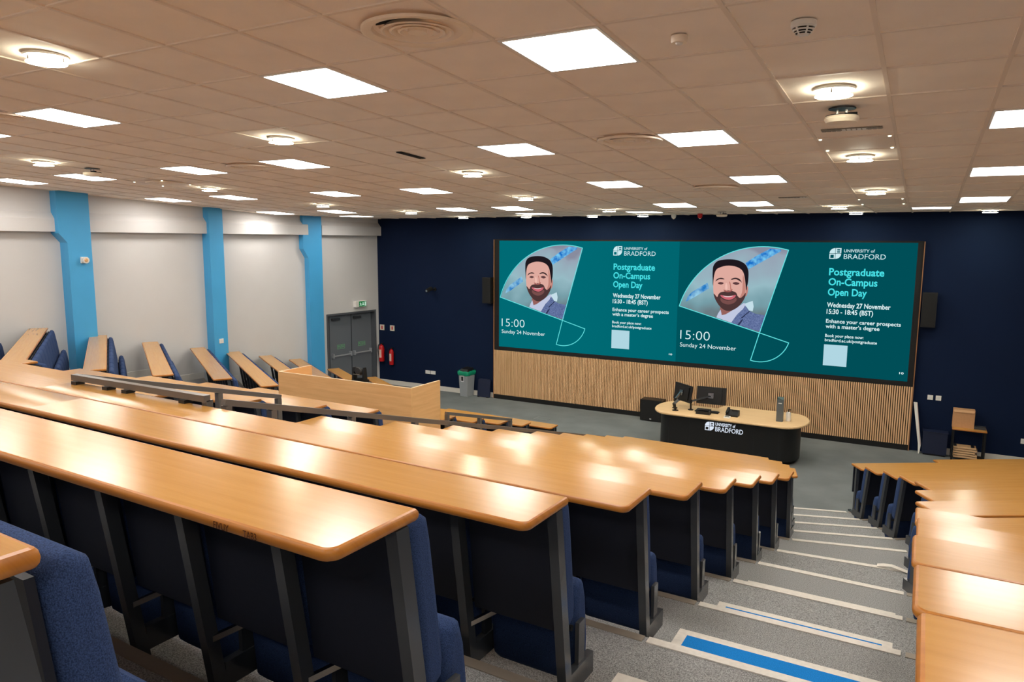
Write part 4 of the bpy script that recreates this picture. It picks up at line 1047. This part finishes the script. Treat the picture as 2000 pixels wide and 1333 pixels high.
# sockets and plates
def plate(x, z, w_, h_, label, y=D_WALL, cat='socket', toggles=1):
    t = thing('wall_socket', label, cat, (x, y, z-h_/2))
    m = MB(); m.box(-w_/2, w_/2, -.012, 0, 0, h_); m.build('plate', M_PLWHITE, t)
    for k in range(toggles):
        xx = -w_/2+w_*(k+.5)/toggles; m = MB(); m.box(xx-.016, xx+.016, -.016, -.012, h_*.3, h_*.7); m.build('rocker', M_PRINTW, t)
plate(-11.37, .46, .15, .09, 'double white wall socket nearer the doors, one of a pair', toggles=2); plate(-11.20, .46, .15, .09, 'double white wall socket nearer the bin, one of a pair', toggles=2)
plate(.25, 1.06, .09, .09, 'square white wall switch nearer the screen, one of a pair'); plate(.385, 1.06, .09, .09, 'square white wall switch nearer the small table, one of a pair')
plate(1.76, .42, .09, .09, 'square white wall socket far along the navy wall')
# extinguishers with their signs
def extinguisher(x, z, h_, r, label):
    t = thing('fire_extinguisher', label, 'fire extinguisher', (x, D_WALL-r-.02, z))
    m = MB(); m.lathe([(.001, 0), (r*.9, 0), (r, .015), (r, h_*.74), (r*.75, h_*.86), (r*.3, h_*.9), (r*.3, h_*.95)], n=22, capa=False); m.build('cylinder', M_RED, t, True)
    m = MB(); m.box(-.02, .05, -.015, .015, h_*.93, h_); m.bar((-.02, 0, h_*.97), (.07, 0, h_*1.0), .02, .012); m.build('valve', M_BLACK, t)
    m = MB()
    pts = [Vector((-.02, 0, h_*.95)), Vector((-r-.02, -.01, h_*.9)), Vector((-r-.035, -.02, h_*.6)), Vector((-r*.9, -.03, h_*.25))]
    for a, b in zip(pts, pts[1:]): m.tube(a, b, .01, 8)
    m.build('hose', M_BLACK, t)
    m = MB(); R = [[(math.sin(a)*(r+.001), -math.cos(a)*(r+.001), zz) for a in [-.6+k*.2 for k in range(7)]] for zz in (h_*.22, h_*.66)]; m.rings(R, closed=False, capa=False, capb=False); m.build('label', mat('ext_label', (226, 190, 180), .6), t, True)
    m = MB(); m.box(-.03, .03, r*.5, r+.02, h_*.3, h_*.7); m.build('bracket', M_LEGD, t)
extinguisher(-12.86, .64, .50, .075, 'taller red fire extinguisher with hose nearest the doors')
extinguisher(-12.53, .57, .47, .062, 'slimmer red fire extinguisher on the navy wall')
for x, lab in ((-12.90, 'small white notice above the taller red extinguisher'), (-12.55, 'small white notice above the slimmer red extinguisher')):
    t = thing('wall_notice', lab, 'notice', (x, D_WALL, 1.49)); m = MB(); m.box(-.075, .075, -.006, 0, 0, .15); m.build('plate', mat('notice_cream', (226, 216, 196), .6), t)
    m = MB(); m.box(-.02, .02, -.008, -.006, .03, .12); m.build('print', M_RED, t)

# ------------------------------------------------------------------ doors
t = bpy.data.objects.new('door_1', None); COL.objects.link(t); struct(t, 'grey double exit doors with push bars'); t.location = (*WP((DT0+DT1)/2, 0), 0)
L = t.location
def dbox(name, t0, t1, o0, o1, z0, z1, m_, par=None):
    mb = MB(); wbox(mb, t0, t1, o0, o1, z0, z1); shift(mb, (-L.x, -L.y, 0)); return mb.build(name, m_, par or t)
dbox('frame', DT0, DT0+.05, -.28, -.005, 0, DZ, M_GREYF); dbox('frame', DT1-.05, DT1, -.28, -.005, 0, DZ, M_GREYF); dbox('frame', DT0+.05, DT1-.05, -.28, -.005, DZ-.05, DZ, M_GREYF)
dbox('backing', DT0+.05, DT1-.05, -.28, -.25, 0, DZ-.05, M_BLACKM)
tm = (DT0+DT1)/2-.10
side = tm+ (tm-(DT0+.05))+.01
lv = []
dbox('side_panel', side+.01, DT1-.05, -.2, -.16, 0, DZ-.05, M_GREYF)
for a, b in ((DT0+.055, tm-.004), (tm+.004, side)):
    lf = dbox('door_leaf', a, b, -.2, -.155, .01, DZ-.055, M_GREYD)
    dbox('push_bar', a+.06, b-.06, -.10, -.075, .92, .95, mat('bar_grey', (160, 164, 170), .35), lf)
    for q in (a+.05, b-.08): dbox('bar_bracket', q, q+.035, -.155, -.08, .88, 1.0, mat('bar_grey', (160, 164, 170), .35), lf)
    dbox('closer', b-.32, b-.06, -.155, -.10, DZ-.20, DZ-.14, M_LEG, lf)
    c = (a+b)/2
    for z0, z1, p, q in ((1.10, 1.107, -.13, .13), (1.203, 1.21, -.13, .13)): dbox('sign_line', c+p, c+q, -.155, -.152, z0, z1, M_GREENT, lf)
    for p in (-.13, .123): dbox('sign_line', c+p, c+p+.007, -.155, -.152, 1.10, 1.21, M_GREENT, lf)
    e3 = Vector((-WE.x, -WE.y, 0)); n3 = Vector((WN.x, WN.y, 0))
    M = Matrix.Identity(4)
    for r_ in range(3): M[r_][0] = e3[r_]; M[r_][1] = (0, 0, 1)[r_]; M[r_][2] = n3[r_]
    w0 = WP(c+.10, -.151)
    text_obj('sign_text', 'PUSH', lf, Matrix.Translation((w0[0]-L.x, w0[1]-L.y, 1.127)) @ M, M_GREENT, width=.2, height=.09)
dbox('meeting_strip', tm-.012, tm+.012, -.155, -.150, .01, DZ-.06, M_LEG)
t = thing('exit_sign', 'green running-man exit sign box above the grey doors', 'exit sign', (*WP(.72, 0), 2.17)); L = t.location
def ebox(name, t0, t1, o0, o1, z0, z1, m_): mb = MB(); wbox(mb, t0, t1, o0, o1, z0, z1); shift(mb, (-L.x, -L.y, -L.z)); return mb.build(name, m_, t)
ebox('housing', .55, .93, 0, .10, 2.18, 2.34, M_PLWHITE)
ebox('green_face', .56, .83, .10, .104, 2.19, 2.33, M_GREEN)
ebox('door_symbol', .575, .625, .104, .106, 2.205, 2.315, M_EXITW)
ebox('arrow', .665, .70, .104, .106, 2.225, 2.30, M_EXITW)
ebox('arrow', .645, .72, .104, .106, 2.225, 2.245, M_EXITW)
mb = MB()
for (a, b), (c, d) in (((.775, 2.30), (.77, 2.265)), ((.77, 2.27), (.79, 2.23)), ((.77, 2.26), (.75, 2.235)), ((.75, 2.235), (.755, 2.21)), ((.79, 2.23), (.805, 2.215)), ((.775, 2.285), (.75, 2.27)), ((.775, 2.285), (.80, 2.275))):
    A = Vector((*WP(a, .106), b)); B = Vector((*WP(c, .106), d)); mb.bar(A, B, .008, .012)
shift(mb, (-L.x, -L.y, -L.z)); mb.build('running_figure', M_EXITW, t)
# sounder and switch on the pillars
def on_pillar(name, label, cat, y, off, z): p = WP(wt(y), off); return thing(name, label, cat, (p[0], p[1], z), math.atan2(WN.y, WN.x))
t = on_pillar('alarm_sounder', 'white round alarm sounder on the blue pillar', 'alarm', 7.85, .28, 3.55)
m = MB(); m.box(0, .04, -.055, .055, -.055, .055); m.build('base', M_PLWHITE, t)
m = MB(); m.tube((.04, 0, 0), (.10, 0, 0), .05, 20, .058); m.build('drum', M_PLWHITE, t)
m = MB(); m.tube((.10, 0, 0), (.115, 0, 0), .035, 16, .02); m.build('lens', mat('lens_amber', (214, 170, 120), .3), t)
t = on_pillar('wall_socket', 'white square switch plate low on the blue pillar', 'switch', 10.60, .25, 1.76)
m = MB(); m.box(0, .014, -.05, .05, -.05, .05); m.build('plate', M_PLWHITE, t)
m = MB(); m.box(.014, .02, -.02, .02, -.03, .03); m.build('rocker', M_PRINTW, t)

# loose end of white tape curling off a stair nosing
i_ = 6; P_ = edge_pts(i_); t = thing('loose_tape', 'loose white tape end curling off a stair nosing by the wing desks', 'tape', (rw_s(i_)-.10, rw_y(i_, rw_s(i_))+EO-.03, zs(i_)))
m = MB(); pr_ = [(-.13, .0, .007), (-.08, .0, .02), (-.02, -.005, .028), (.04, -.01, .016), (.10, -.02, .006)]
m.rings([[(x, y+dy, z+dz) for dy, dz in ((-.022, 0), (.022, .006), (.022, .009), (-.022, .003))] for x, y, z in pr_]); m.build('tape_strip', M_WHITE, t, True)
